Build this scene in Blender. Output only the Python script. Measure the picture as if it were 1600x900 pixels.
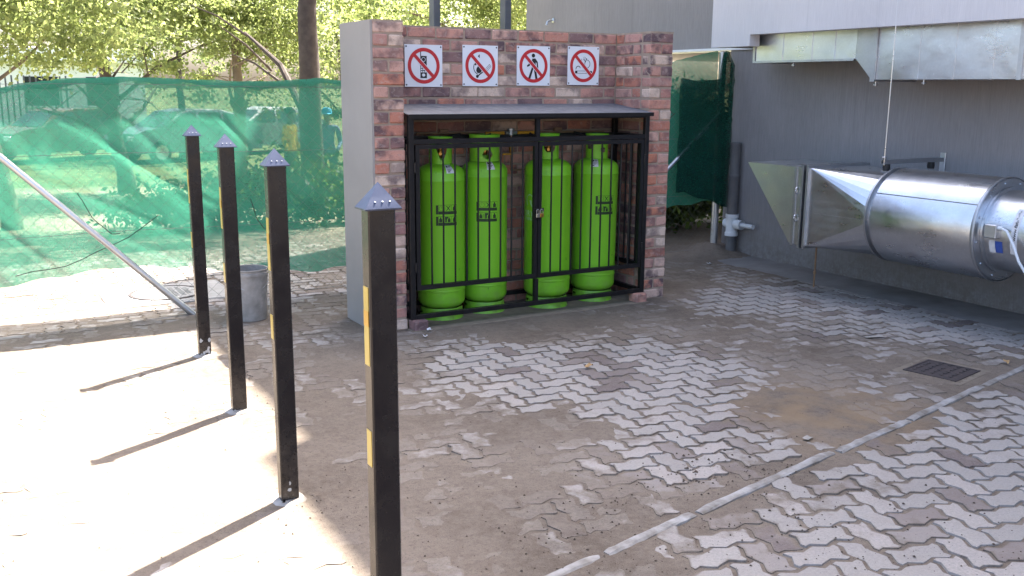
import bpy, math, random
import numpy as np
from mathutils import Vector, Matrix, noise as mnoise
random.seed(7); rng = np.random.default_rng(7)
scene = bpy.context.scene
for o in list(bpy.data.objects): bpy.data.objects.remove(o)
C = scene.collection
R = math.radians
# ---------------------------------------------------------------- camera
F_PX, PITCH, ROLL, YAW, CAMH = 1502.6, 0.205675, 0.007384, 0.524284, 1.6955
cd = bpy.data.cameras.new('camera'); cam = bpy.data.objects.new('camera', cd); C.objects.link(cam)
cd.sensor_width = 36; cd.lens = 36 * F_PX / 1600; cd.clip_start = .05; cd.clip_end = 800
fw = Vector((math.sin(YAW) * math.cos(PITCH), math.cos(YAW) * math.cos(PITCH), -math.sin(PITCH)))
r0 = Vector((math.cos(YAW), -math.sin(YAW), 0)); u0 = r0.cross(fw)
rt = r0 * math.cos(ROLL) + u0 * math.sin(ROLL); up = u0 * math.cos(ROLL) - r0 * math.sin(ROLL)
m3 = Matrix((rt, up, -fw)).transposed()
cam.matrix_world = Matrix.Translation((0, 0, CAMH)) @ m3.to_4x4()
scene.camera = cam
# ---------------------------------------------------------------- sky and sun
SUN_AZ, SUN_EL = R(29.5), R(58.8)          # azimuth from +X towards +Y
world = bpy.data.worlds.new('World'); scene.world = world; world.use_nodes = True
wn = world.node_tree.nodes; bg = wn['Background']
sky = wn.new('ShaderNodeTexSky'); sky.sky_type = 'NISHITA'; sky.sun_disc = False
sky.sun_elevation = SUN_EL; sky.sun_rotation = math.pi / 2 - SUN_AZ
sky.air_density = .85; sky.dust_density = 5.0; sky.ozone_density = 1.0
world.node_tree.links.new(sky.outputs[0], bg.inputs[0]); bg.inputs[1].default_value = 0.1
sl = bpy.data.lights.new('sun', 'SUN'); sl.energy = 5.0; sl.angle = R(.53); sl.color = (1, .94, .84)
so = bpy.data.objects.new('sun', sl); C.objects.link(so)
sd = Vector((math.cos(SUN_AZ) * math.cos(SUN_EL), math.sin(SUN_AZ) * math.cos(SUN_EL), math.sin(SUN_EL)))
so.rotation_euler = sd.to_track_quat('Z', 'Y').to_euler(); so.location = (20, 12, 30)
vs = scene.view_settings
vs.view_transform = 'Standard'; vs.look = 'None'; vs.gamma = 1; vs.use_curve_mapping = False; vs.exposure = 3.0
scene.render.resolution_x, scene.render.resolution_y = 1024, 576

# ---------------------------------------------------------------- projection helper (choosing which pieces show largest)
def pix(p):
    v = Vector(p) - Vector((0, 0, CAMH)); d = v.dot(fw)
    if d < .1: return None
    return 800 + F_PX * v.dot(rt) / d, 450 - F_PX * v.dot(up) / d, d

# ---------------------------------------------------------------- object helpers
WL = {}
def tag(o, label=None, cat=None, group=None, kind=None):
    if label: o['label'] = label
    if cat: o['category'] = cat
    if group: o['group'] = group
    if kind: o['kind'] = kind
    return o
def thing(name, label, cat, loc=(0, 0, 0), group=None, rz=0):
    o = bpy.data.objects.new(name, None); C.objects.link(o); o.location = loc; o.rotation_euler[2] = rz
    o.empty_display_size = .1; WL[o.name] = Vector(loc)
    return tag(o, label, cat, group)
def link(name, me, parent=None, loc=None):
    o = bpy.data.objects.new(name, me); C.objects.link(o)
    if parent is not None: o.parent = parent
    if loc is not None: o.location = loc
    WL[o.name] = (WL[parent.name] if parent is not None else Vector()) + Vector(loc if loc is not None else (0, 0, 0))
    return o
class MB:
    def __init__(s): s.v = []; s.f = []
    def add(s, vs_, fs):
        n = len(s.v); s.v += [tuple(p) for p in vs_]; s.f += [tuple(i + n for i in f) for f in fs]; return s
    def box(s, x0, x1, y0, y1, z0, z1, b=0):
        if b <= 0:
            vs_ = [(x, y, z) for z in (z0, z1) for y in (y0, y1) for x in (x0, x1)]
            return s.add(vs_, [(0, 2, 3, 1), (4, 5, 7, 6), (0, 1, 5, 4), (2, 6, 7, 3), (0, 4, 6, 2), (1, 3, 7, 5)])
        return s.add(*bevel_box(x0, x1, y0, y1, z0, z1, b))
    def bar(s, p, q, w, h=None, upv=(0, 0, 1)):
        h = h or w; p = Vector(p); q = Vector(q); d = (q - p).normalized(); u = Vector(upv)
        if abs(d.dot(u)) > .99: u = Vector((0, 1, 0))
        a = d.cross(u).normalized(); c = a.cross(d).normalized()
        vs_ = [e + a * (i * w / 2) + c * (j * h / 2) for e in (p, q) for i, j in ((-1, -1), (1, -1), (1, 1), (-1, 1))]
        return s.add(vs_, [(3, 2, 1, 0), (4, 5, 6, 7), (0, 1, 5, 4), (1, 2, 6, 5), (2, 3, 7, 6), (3, 0, 4, 7)])
    def tube(s, pts, r, n=10, caps=True):
        pts = [Vector(p) for p in pts]; m = len(pts); rs = r if isinstance(r, (list, tuple)) else [r] * m
        vs_ = []; ref = None
        for i, p in enumerate(pts):
            d = (pts[min(i + 1, m - 1)] - pts[max(i - 1, 0)]).normalized()
            if ref is None: ref = Vector((0, 0, 1)) if abs(d.z) < .9 else Vector((1, 0, 0))
            a = d.cross(ref).normalized(); b = d.cross(a).normalized(); ref = -b if False else ref
            for k in range(n):
                t = 2 * math.pi * k / n; vs_.append(p + (a * math.cos(t) + b * math.sin(t)) * rs[i])
        fs = [(i * n + k, i * n + (k + 1) % n, (i + 1) * n + (k + 1) % n, (i + 1) * n + k) for i in range(m - 1) for k in range(n)]
        if caps: fs += [tuple(range(n))[::-1], tuple(range((m - 1) * n, m * n))]
        return s.add(vs_, fs)
    def lathe(s, prof, c=(0, 0, 0), n=32, axis='z'):
        vs_ = []; m = len(prof)
        for r, z in prof:
            for k in range(n):
                t = 2 * math.pi * k / n; a, b = r * math.cos(t), r * math.sin(t)
                p = (a, b, z) if axis == 'z' else ((a, z, b) if axis == 'y' else (z, a, b))
                vs_.append((c[0] + p[0], c[1] + p[1], c[2] + p[2]))
        fs = [(i * n + k, i * n + (k + 1) % n, (i + 1) * n + (k + 1) % n, (i + 1) * n + k) for i in range(m - 1) for k in range(n)]
        return s.add(vs_, fs)
    def build(s, name, m=None, parent=None, smooth=False, loc=None):
        me = bpy.data.meshes.new(name)
        off = (WL[parent.name] if parent is not None else Vector()) + Vector(loc if loc is not None else (0, 0, 0))
        me.from_pydata([(a - off.x, b - off.y, c - off.z) for a, b, c in s.v], [], s.f); me.update()
        if m: me.materials.append(MAT[m])
        if smooth:
            me.polygons.foreach_set('use_smooth', [True] * len(me.polygons)); shade_angle(me)
        return link(name, me, parent, loc)
def shade_angle(me, ang=35):
    # mark sharp edges so smooth surfaces keep their creases
    import bmesh
    bm = bmesh.new(); bm.from_mesh(me); ca = R(ang)
    bmesh.ops.recalc_face_normals(bm, faces=bm.faces)
    for e in bm.edges:
        if len(e.link_faces) == 2 and e.calc_face_angle(0) > ca: e.smooth = False
    bm.to_mesh(me); bm.free()
def bevel_box(x0, x1, y0, y1, z0, z1, b, jit=0):
    # 24 vertices, 26 faces
    vs_ = []; idx = {}
    X, Y, Z = (x0, x1), (y0, y1), (z0, z1)
    for i in (0, 1):
        for j in (0, 1):
            for k in (0, 1):
                sx, sy, sz = (1 - 2 * i), (1 - 2 * j), (1 - 2 * k)
                for a in range(3):
                    p = [X[i] + (0 if a == 0 else sx * b), Y[j] + (0 if a == 1 else sy * b), Z[k] + (0 if a == 2 else sz * b)]
                    if jit: p = [q + random.uniform(-jit, jit) for q in p]
                    idx[i, j, k, a] = len(vs_); vs_.append(tuple(p))
    fs = []
    for i in (0, 1): fs.append([idx[i, j, k, 0] for j, k in ((0, 0), (0, 1), (1, 1), (1, 0))][::1 if i == 0 else -1])
    for j in (0, 1): fs.append([idx[i, j, k, 1] for i, k in ((0, 0), (1, 0), (1, 1), (0, 1))][::1 if j == 0 else -1])
    for k in (0, 1): fs.append([idx[i, j, k, 2] for i, j in ((0, 0), (0, 1), (1, 1), (1, 0))][::1 if k == 0 else -1])
    for i in (0, 1):
        for j in (0, 1): fs.append([idx[i, j, 0, 0], idx[i, j, 1, 0], idx[i, j, 1, 1], idx[i, j, 0, 1]][::-1 if i == j else 1])
    for i in (0, 1):
        for k in (0, 1): fs.append([idx[i, 0, k, 0], idx[i, 1, k, 0], idx[i, 1, k, 2], idx[i, 0, k, 2]][::1 if i == k else -1])
    for j in (0, 1):
        for k in (0, 1): fs.append([idx[0, j, k, 1], idx[1, j, k, 1], idx[1, j, k, 2], idx[0, j, k, 2]][::-1 if j == k else 1])
    for i in (0, 1):
        for j in (0, 1):
            for k in (0, 1): fs.append([idx[i, j, k, 0], idx[i, j, k, 1], idx[i, j, k, 2]][::1 if (i + j + k) % 2 == 0 else -1])
    return vs_, fs

# ---------------------------------------------------------------- materials
MAT = {}
class NT:
    def __init__(s, name):
        m = bpy.data.materials.new(name); m.use_nodes = True; MAT[name] = m
        s.m = m; s.t = m.node_tree; s.n = s.t.nodes; s.b = s.n['Principled BSDF']; s.out = s.n['Material Output']
    def new(s, typ, **kw):
        n = s.n.new('ShaderNode' + typ)
        for k, v in kw.items(): setattr(n, k, v)
        return n
    def l(s, a, b): s.t.links.new(a, b)
    def coord(s, kind='Object'):
        return s.new('TexCoord').outputs[kind]
    def pos(s): return s.new('NewGeometry').outputs['Position']
    def noise(s, vec, scale, detail=4, rough=.55, dist=0):
        n = s.new('TexNoise'); n.inputs['Scale'].default_value = scale; n.inputs['Detail'].default_value = detail
        n.inputs['Roughness'].default_value = rough; n.inputs['Distortion'].default_value = dist
        if vec is not None: s.l(vec, n.inputs['Vector'])
        return n.outputs['Fac']
    def mapr(s, fac, a, b, c=0, d=1, interp='LINEAR'):
        n = s.new('MapRange'); n.interpolation_type = interp
        for i, v in enumerate((a, b, c, d)): n.inputs[i + 1].default_value = v
        s.l(fac, n.inputs[0]); return n.outputs[0]
    def math(s, op, a, b=None, clamp=False):
        n = s.new('Math'); n.operation = op; n.use_clamp = clamp
        for i, v in enumerate((a, b)):
            if v is None: continue
            if isinstance(v, (int, float)): n.inputs[i].default_value = v
            else: s.l(v, n.inputs[i])
        return n.outputs[0]
    def mix(s, fac, a, b, mode='MIX'):
        n = s.new('Mix'); n.data_type = 'RGBA'; n.blend_type = mode
        for sock, v in ((n.inputs[0], fac), (n.inputs[6], a), (n.inputs[7], b)):
            if isinstance(v, (int, float)): sock.default_value = v
            elif isinstance(v, tuple): sock.default_value = (*v, 1)
            else: s.l(v, sock)
        return n.outputs[2]
    def scale(s, vec, sc):
        n = s.new('Mapping'); n.inputs['Scale'].default_value = sc; s.l(vec, n.inputs[0]); return n.outputs[0]
    def ramp(s, fac, stops):
        n = s.new('ValToRGB'); e = n.color_ramp.elements
        while len(e) < len(stops): e.new(.5)
        for el, (p, c) in zip(e, stops): el.position = p; el.color = (*c, 1)
        s.l(fac, n.inputs[0]); return n.outputs[0]
    def bump(s, h, strength=.3, dist=.01):
        n = s.new('Bump'); n.inputs['Strength'].default_value = strength; n.inputs['Distance'].default_value = dist
        s.l(h, n.inputs['Height']); s.l(n.outputs[0], s.b.inputs['Normal']); return n
    def base(s, col=None, rough=None, metal=None, spec=None):
        for k, v in (('Base Color', col), ('Roughness', rough), ('Metallic', metal), ('Specular IOR Level', spec)):
            if v is None: continue
            i = s.b.inputs[k]
            if isinstance(v, tuple): i.default_value = (*v, 1)
            elif isinstance(v, (int, float)): i.default_value = v
            else: s.l(v, i)
        return s
def plain(name, c1, c2=None, scale=8, rough=.6, metal=0, bump=0, bscale=60, spec=.4, rvar=0):
    t = NT(name); co = t.coord()
    if c2: t.base(t.mix(t.mapr(t.noise(co, scale), .3, .7), c1, c2))
    else: t.base(c1)
    t.base(None, rough, metal, spec)
    if rvar: t.base(None, t.mapr(t.noise(co, scale * 1.7), .3, .7, rough - rvar, rough + rvar))
    if bump: t.bump(t.noise(co, bscale), bump, .004)
    return t
# dust field over the yard: (x, y, radius, amount); the same numbers drive the dirt's height and the dust on the pavers
BLOBS = [(3.25, 4.55, 1.25, -1.1), (3.9, 4.5, .8, -.5), (2.85, 5.2, .75, -.85), (3.3, 2.0, 1.6, -1.0), (4.6, 2.4, 1.5, -.95), (6.0, 2.6, 1.3, -1.0),
         (2.4, 2.1, .8, -.6), (6.5, 5.3, 1.3, -1.25), (6.2, 4.2, 1.0, -1.1), (5.5, 5.75, .8, -1.0), (2.75, 3.3, .55, -.95), (3.25, 3.6, .6, -.85), (2.05, 3.95, .45, -.5),
         (3.95, 3.42, .6, .9), (2.45, 3.85, .45, .5), (4.6, 4.3, .9, .25), (1.3, 3.6, 1.6, .35), (3.7, 5.95, 1.0, .5), (5.2, 6.6, 1.0, .45), (2.3, 5.5, .6, .4), (0.4, 5.5, 2.0, .3),
         (5.15, 3.62, .45, .5), (2.0, 8.6, 1.8, -.8), (5.3, 4.75, .6, -.45), (6.2, 8.0, 1.2, 1.2)]
FBASE = .7
def field(x, y):
    f = np.full(np.shape(x), FBASE)
    for bx, by, r, a in BLOBS:
        t = np.clip(np.hypot(x - bx, y - by) / r, 0, 1); f = f + a * (1 - (3 * t * t - 2 * t ** 3))
    return f
def field_nodes(t, pos):
    acc = None
    for bx, by, r, a in BLOBS:
        d = t.new('VectorMath'); d.operation = 'DISTANCE'; t.l(pos, d.inputs[0]); d.inputs[1].default_value = (bx, by, 0)
        v = t.mapr(d.outputs['Value'], 0, r, a, 0, 'SMOOTHSTEP')
        acc = v if acc is None else t.math('ADD', acc, v)
    return t.math('ADD', acc, FBASE)
def soil_colour(t, pos):
    a = t.ramp(t.noise(pos, 1.3, 5, .6), [(.3, (.095, .075, .059)), (.5, (.137, .11, .088)), (.72, (.185, .152, .123))])
    a = t.mix(t.mapr(t.noise(pos, 14, 5, .7), .35, .7, 0, .45), a, (.22, .185, .15)); a = t.mix(t.mapr(t.noise(pos, 38, 4, .7), .5, .72, 0, .5), a, (.075, .058, .046))
    b = t.mix(t.mapr(t.noise(pos, 260, 2, .7), .58, .72), a, (.045, .034, .027)); b = t.mix(t.mapr(t.noise(pos, 330, 2, .7), .64, .74, 0, .7), b, (.27, .24, .21))
    sand = t.new('VectorMath'); sand.operation = 'DISTANCE'; t.l(pos, sand.inputs[0]); sand.inputs[1].default_value = (3.95, 3.4, 0)
    s_ = t.math('MULTIPLY', t.mapr(sand.outputs['Value'], .1, .8, .8, 0), t.mapr(t.noise(pos, 5), .35, .6))
    return t.mix(s_, b, (.22, .155, .095))
def paver_mat(name, per_object):
    t = NT(name); p = t.pos()
    if per_object: rnd = t.new('ObjectInfo').outputs['Random']
    else:
        a = t.new('Attribute'); a.attribute_name = 'rnd'; rnd = a.outputs['Fac']
    base = t.ramp(rnd, [(0, (.26, .24, .222)), (.25, (.31, .285, .262)), (.5, (.335, .3, .275)), (.72, (.28, .258, .238)), (.86, (.21, .175, .158)), (.96, (.12, .09, .082))])
    g = t.noise(p, 90, 3, .7); base = t.mix(t.mapr(g, .35, .7, 0, .6), base, (.19, .175, .165))
    base = t.mix(t.mapr(t.noise(p, 7, 4, .6), .5, .75, 0, .5), base, (.24, .21, .19))
    f = field_nodes(t, p)
    n1 = t.math('SUBTRACT', t.noise(p, 3.2, 4, .65), .5); n2 = t.math('SUBTRACT', t.noise(p, 8.5, 4, .65), .5)
    s = t.math('ADD', f, t.math('ADD', t.math('MULTIPLY', n1, 2.6), t.math('MULTIPLY', n2, 2.0)))
    s = t.math('ADD', s, t.mapr(rnd, 0, 1, -.3, .3))
    co = t.new('Attribute'); co.attribute_name = 'core'; ed = t.math('SUBTRACT', 1.0, co.outputs['Fac'])
    s = t.math('ADD', s, t.math('MULTIPLY', t.math('POWER', ed, 1.6), .62))
    m = t.math('MULTIPLY', t.mapr(s, .1, .8, 0, .95, 'SMOOTHSTEP'), t.mapr(t.noise(p, 70, 4, .75), .25, .6, .72, 1))
    col = t.mix(m, base, soil_colour(t, p))
    col = t.mix(t.mapr(t.noise(p, 190, 2, .6), .69, .73), col, (.03, .024, .02))
    t.base(col, .88, 0, .25)
    t.bump(t.math('ADD', t.noise(p, 220, 3, .7), t.math('MULTIPLY', t.noise(p, 40), .8)), .5, .004)
paver_mat('paver_concrete', True); paver_mat('paver_concrete_far', False)
t = NT('soil'); p = t.pos()
sep = t.new('SeparateXYZ'); t.l(p, sep.inputs[0])
gr = t.ramp(t.noise(p, .35, 4, .6), [(.3, (.16, .16, .07)), (.42, (.27, .24, .17)), (.65, (.33, .3, .235))])
lawn = t.ramp(t.noise(p, .8, 5, .7), [(.35, (.06, .08, .03)), (.6, (.1, .12, .045))])
far = t.mix(t.mapr(t.math('ADD', sep.outputs['Y'], t.math('MULTIPLY', t.noise(p, .5), 4)), 23, 25), gr, lawn)
t.base(t.mix(t.mapr(sep.outputs['Y'], 11.0, 12.5), soil_colour(t, p), far), .95, 0, .15)
t.bump(t.math('ADD', t.noise(p, 160, 4, .7), t.noise(p, 30, 3)), .6, .006)
# bricks
def brick_mat(name, per_object):
    t = NT(name); p = t.pos()
    if per_object: rnd = t.new('ObjectInfo').outputs['Random']
    else:
        a = t.new('Attribute'); a.attribute_name = 'rnd'; rnd = a.outputs['Fac']
    base = t.ramp(rnd, [(0, (.5, .2, .125)), (.16, (.42, .185, .135)), (.3, (.54, .29, .225)), (.44, (.38, .19, .16)), (.54, (.19, .125, .125)), (.64, (.45, .245, .2)), (.8, (.54, .34, .275)), (.93, (.6, .46, .37))])
    off = t.new('VectorMath'); off.operation = 'ADD'; t.l(p, off.inputs[0]); t.l(rnd, off.inputs[1])
    dark = t.math('MULTIPLY', t.mapr(t.noise(off.outputs[0], 9, 3, .5), .44, .6), t.mapr(t.noise(p, 2.3, 2), .3, .62, .25, .95))
    base = t.mix(dark, base, (.1, .07, .078))
    smear = t.mapr(t.noise(t.scale(p, (1, 1, 1.6)), 21, 5, .65, .6), .54, .68, 0, .5)
    base = t.mix(smear, base, (.42, .34, .3))
    base = t.mix(t.mapr(t.noise(p, 120, 3), .55, .75, 0, .5), base, (.14, .08, .07))
    t.base(base, .9, 0, .2); t.bump(t.math('ADD', t.noise(p, 140, 4, .7), t.noise(p, 30, 2)), .55, .005)
brick_mat('brick_face', True); brick_mat('brick_face_far', False)
plain('mortar', (.36, .28, .215), (.26, .2, .155), 14, .95, bump=.5, bscale=120)
plain('plaster', (.32, .292, .27), (.275, .252, .232), 2.2, .85, bump=.15, bscale=90)
def brushed(name, c1, c2):
    t = NT(name); p = t.pos()
    st = t.noise(t.scale(p, (120, 120, 6)), 1, 5, .75); big = t.noise(p, .7, 3)
    col = t.mix(t.mapr(st, .3, .7), c1, c2); col = t.mix(t.mapr(big, .35, .7, 0, .35), col, tuple(v * .8 for v in c1))
    stain = t.noise(t.scale(p, (5, 5, .5)), 1, 4, .6); col = t.mix(t.mapr(stain, .6, .8, 0, .3), col, tuple(min(1, v * 1.25) for v in c2))
    sx = t.new('SeparateXYZ'); t.l(p, sx.inputs[0])
    splash = t.math('MULTIPLY', t.mapr(t.math('ADD', sx.outputs['Z'], t.math('MULTIPLY', t.noise(p, 6, 5, .7), .3)), .1, .5, .8, 0), t.mapr(t.noise(p, 22, 4, .7), .3, .6))
    col = t.mix(splash, col, (.14, .11, .088))
    patch_ = t.noise(p, 1.6, 5, .6, .8); col = t.mix(t.mapr(patch_, .55, .62, 0, .14), col, c2); drip = t.noise(t.scale(p, (9, 9, .35)), 1, 5, .7); col = t.mix(t.mapr(drip, .58, .75, 0, .35), col, tuple(v * .62 for v in c1))
    t.base(col, .9, 0, .2); t.bump(t.math('ADD', st, t.math('MULTIPLY', t.noise(p, 5, 3), 1.5)), .5, .004)
brushed('grey_render', (.21, .2, .2), (.28, .268, .268)); brushed('pale_render', (.52, .5, .51), (.62, .6, .605))
plain('apron', (.2, .19, .185), (.14, .128, .12), 4, .9, bump=.3, bscale=120); plain('soffit', (.32, .29, .26), (.26, .24, .22), 5, .9, bump=.3)
plain('concrete', (.33, .32, .31), (.24, .23, .22), 9, .9, bump=.4, bscale=100)
plain('kerb_concrete', (.33, .32, .31), (.13, .11, .09), 11, .9, bump=.6, bscale=90)
plain('black_paint', (.007, .0065, .0075), (.013, .012, .013), 20, .4, spec=.3, rvar=.1)
t = NT('bollard_paint'); co = t.coord(); p = t.pos(); sz = t.new('SeparateXYZ'); t.l(p, sz.inputs[0])
c = t.mix(t.mapr(t.noise(p, 9), .3, .7), (.006, .005, .007), (.01, .009, .01))
c = t.mix(t.math('MULTIPLY', t.mapr(sz.outputs['Z'], .0, .35, .55, 0), t.mapr(t.noise(p, 30, 4, .7), .35, .7)), c, (.12, .095, .075))
c = t.mix(t.mapr(t.noise(t.scale(p, (60, 60, 260)), 1, 3, .7), .7, .74, 0, .7), c, (.09, .08, .075)); c = t.mix(t.mapr(t.noise(p, 14, 5, .7), .55, .8, 0, .05), c, (.1, .09, .08))
t.base(c, t.mapr(t.noise(p, 12, 4, .6), .3, .7, .16, .34), 0, .45); t.bump(t.noise(t.scale(p, (3, 3, 1)), 6, 3), .05, .01)
plain('chipped_paint', (.5, .49, .47), (.35, .34, .33), 40, .9)
plain('canopy_sheet', (.1, .107, .125), (.16, .168, .185), 12, .55, spec=.4, rvar=.1)
plain('steel_grey', (.07, .075, .085), (.1, .105, .115), 6, .5)
t = NT('gas_green'); co = t.coord()
c = t.mix(t.mapr(t.noise(co, 6), .3, .7), (.18, .52, .014), (.21, .56, .02))
c = t.mix(t.mapr(t.noise(co, 26, 4, .7), .69, .76, 0, .8), c, (.04, .1, .02))
rn = t.new('ObjectInfo').outputs['Random']; c = t.mix(t.mapr(rn, 0, 1, 0, .22), c, (.2, .46, .05))
sz = t.new('SeparateXYZ'); t.l(co, sz.inputs[0])
c = t.mix(t.math('MULTIPLY', t.mapr(t.noise(t.scale(co, (14, 14, 3)), 1, 5, .65), .56, .72, 0, .55), t.mapr(t.noise(co, 3), .4, .65)), c, (.2, .3, .1))
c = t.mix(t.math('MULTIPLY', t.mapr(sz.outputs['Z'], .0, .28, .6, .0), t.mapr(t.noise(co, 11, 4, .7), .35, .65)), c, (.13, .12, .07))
sc_ = t.noise(t.scale(co, (40, 40, 9)), 1, 3, .6); c = t.mix(t.mapr(sc_, .70, .73, 0, .8), c, (.03, .06, .02))
t.base(c, t.mapr(t.noise(co, 9), .3, .7, .3, .5), 0, .5); t.bump(t.noise(co, 14), .1, .01)
def galv(name, col, rough, sp=55):
    t = NT(name); co = t.coord(); p = t.pos()
    a = t.noise(p, 60, 2, .5); big = t.noise(p, 3.5, 4, .6); st = t.noise(t.scale(p, (2, 3, 30)), 1, 4, .6)
    c = t.mix(t.mapr(a, .3, .7, 0, .35), col, tuple(x * .82 for x in col)); c = t.mix(t.mapr(t.noise(p, 30, 3, .6), .66, .72, 0, .5), c, tuple(min(1, x * 1.35) for x in col))
    c = t.mix(t.mapr(big, .5, .75, 0, .4), c, tuple(x * .7 for x in col))
    t.base(c, t.math('ADD', t.mapr(big, .3, .7, rough - .05, rough + .09), t.mapr(st, .3, .7, -.04, .05)), 1.0)
    t.bump(t.math('ADD', t.noise(p, 2.6, 2), t.math('MULTIPLY', t.noise(p, 9, 2), .25)), .24, .03)
galv('galvanised', (.62, .64, .67), .3); galv('galvanised_dull', (.5, .51, .53), .42, 40); galv('galvanised_pipe', (.55, .56, .58), .4, 70); galv('cap_metal', (.08, .09, .13), .36, 120)
plain('wire_grey', (.14, .15, .14), None, 5, .7); plain('brass', (.45, .26, .07), (.35, .2, .06), 30, .35, 1); plain('copper_pipe', (.32, .2, .12), (.24, .16, .1), 20, .5, .6)
plain('yellow_sleeve', (.6, .3, .02), (.5, .24, .02), 20, .45); plain('rubber', (.015, .015, .016), None, 5, .6)
plain('white_plastic', (.68, .7, .72), (.6, .62, .64), 12, .35); plain('pipe_grey', (.1, .1, .105), (.14, .135, .135), 8, .55)
plain('sign_white', (.7, .72, .76), (.64, .66, .7), 4, .4); plain('sign_red', (.5, .025, .03), (.44, .02, .028), 10, .4); plain('print_black', (.012, .012, .014), None, 5, .5)
plain('print_dark', (.014, .03, .01), (.02, .045, .012), 30, .5); plain('print_pale', (.4, .66, .35), (.3, .55, .25), 30, .5); plain('print_blue', (.03, .07, .3), (.05, .1, .36), 30, .5)
plain('paper', (.66, .65, .66), (.55, .54, .55), 30, .8); plain('lock_steel', (.5, .48, .44), (.4, .38, .35), 40, .35, 1)
plain('tape_yellow', (.5, .36, .06), (.4, .28, .04), 20, .3, spec=.6); plain('tape_amber', (.5, .27, .02), None, 5, .3)
plain('bucket_plastic', (.36, .33, .3), (.2, .185, .165), 13, .85, bump=.5, bscale=60)
plain('cement_bed', (.2, .165, .125), (.14, .115, .09), 14, .95, bump=.5); plain('grate_iron', (.032, .026, .028), (.055, .042, .04), 30, .8, bump=.4); plain('dry_leaf', (.4, .26, .12), (.3, .18, .08), 40, .8)
plain('soil_crumb', (.05, .036, .028), (.09, .066, .05), 3, .95)
def net_mat(name, c1, c2, o0, o1):
    t = NT(name); p = t.pos()
    wv = t.noise(t.scale(p, (1, 1, .12)), 320, 2); wh = t.noise(t.scale(p, (.15, 1, 1)), 150, 2)
    d = t.new('BsdfDiffuse'); tr = t.new('BsdfTranslucent'); tp = t.new('BsdfTransparent')
    col = t.mix(t.mapr(t.noise(p, 3), .3, .7), c1, c2); t.l(col, d.inputs[0]); t.l(col, tr.inputs[0])
    m1 = t.new('MixShader'); m1.inputs[0].default_value = .45; t.l(d.outputs[0], m1.inputs[1]); t.l(tr.outputs[0], m1.inputs[2])
    fac = t.math('ADD', t.math('ADD', t.mapr(wv, .35, .65, o0, o1), t.mapr(wh, .35, .65, -.05, .05)), t.mapr(t.noise(p, 2.2, 3), .3, .7, -.05, .05), True)
    m2 = t.new('MixShader'); t.l(fac, m2.inputs[0]); t.l(tp.outputs[0], m2.inputs[1]); t.l(m1.outputs[0], m2.inputs[2]); t.l(m2.outputs[0], t.out.inputs[0])
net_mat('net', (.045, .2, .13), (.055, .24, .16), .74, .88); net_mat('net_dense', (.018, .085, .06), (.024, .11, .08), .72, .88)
def leaf_mat(name, c1, c2, c3):
    t = NT(name); p = t.pos(); a = t.new('Attribute'); a.attribute_name = 'rnd'
    col = t.ramp(a.outputs['Fac'], [(0, c1), (.5, c2), (1, c3)])
    col = t.mix(t.mapr(t.noise(p, 1.1, 2), .35, .65, 0, .5), col, c1)
    t.base(col, .5, 0, .4); tr = t.new('BsdfTranslucent'); t.l(t.mix(1.0, col, (1.9, 2.0, 1.3), 'MULTIPLY'), tr.inputs[0])
    mx = t.new('MixShader'); mx.inputs[0].default_value = .66
    t.l(t.b.outputs[0], mx.inputs[1]); t.l(tr.outputs[0], mx.inputs[2]); t.l(mx.outputs[0], t.out.inputs[0])
leaf_mat('leaf_bright', (.12, .145, .07), (.17, .19, .095), (.23, .235, .13)); leaf_mat('leaf_mid', (.08, .105, .055), (.125, .145, .08), (.18, .185, .11)); leaf_mat('leaf_dark', (.035, .06, .02), (.06, .085, .03), (.08, .1, .035))
plain('bark', (.05, .038, .034), (.09, .07, .06), 9, .95, bump=.8, bscale=25); plain('bark_pale', (.12, .09, .07), (.2, .16, .12), 7, .95, bump=.6, bscale=30)
plain('white_wall', (.75, .74, .72), (.68, .67, .65), 1, .8); plain('car_silver', (.16, .17, .19), None, 5, .25, .6); plain('car_red', (.1, .03, .025), None, 5, .25); plain('car_white', (.3, .31, .32), None, 5, .25)
plain('car_glass', (.02, .025, .03), None, 5, .08, spec=.8); plain('tyre', (.02, .02, .02), None, 5, .8); plain('lamp_red', (.4, .02, .02), None, 5, .3)
def person_mat(name, shirt, trousers):
    t = NT(name); co = t.coord(); s = t.new('SeparateXYZ'); t.l(co, s.inputs[0]); z = s.outputs['Z']
    col = t.mix(t.mapr(z, .93, .94), trousers, shirt); col = t.mix(t.mapr(z, 1.43, 1.44), col, (.13, .075, .05))
    col = t.mix(t.mapr(z, .07, .08), (.02, .02, .02), col)
    t.base(t.mix(t.mapr(t.noise(co, 14), .3, .7, 0, .3), col, (.05, .05, .05), 'MIX'), .85)
person_mat('clothes_blue', (.1, .16, .28), (.03, .04, .07)); person_mat('clothes_yellow', (.6, .42, .03), (.04, .045, .06)); plain('cap_blue', (.03, .3, .5), None, 5, .7); plain('hair_black', (.012, .01, .01), None, 5, .9)
plain('skin_brown', (.13, .075, .05), None, 5, .6)

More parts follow.
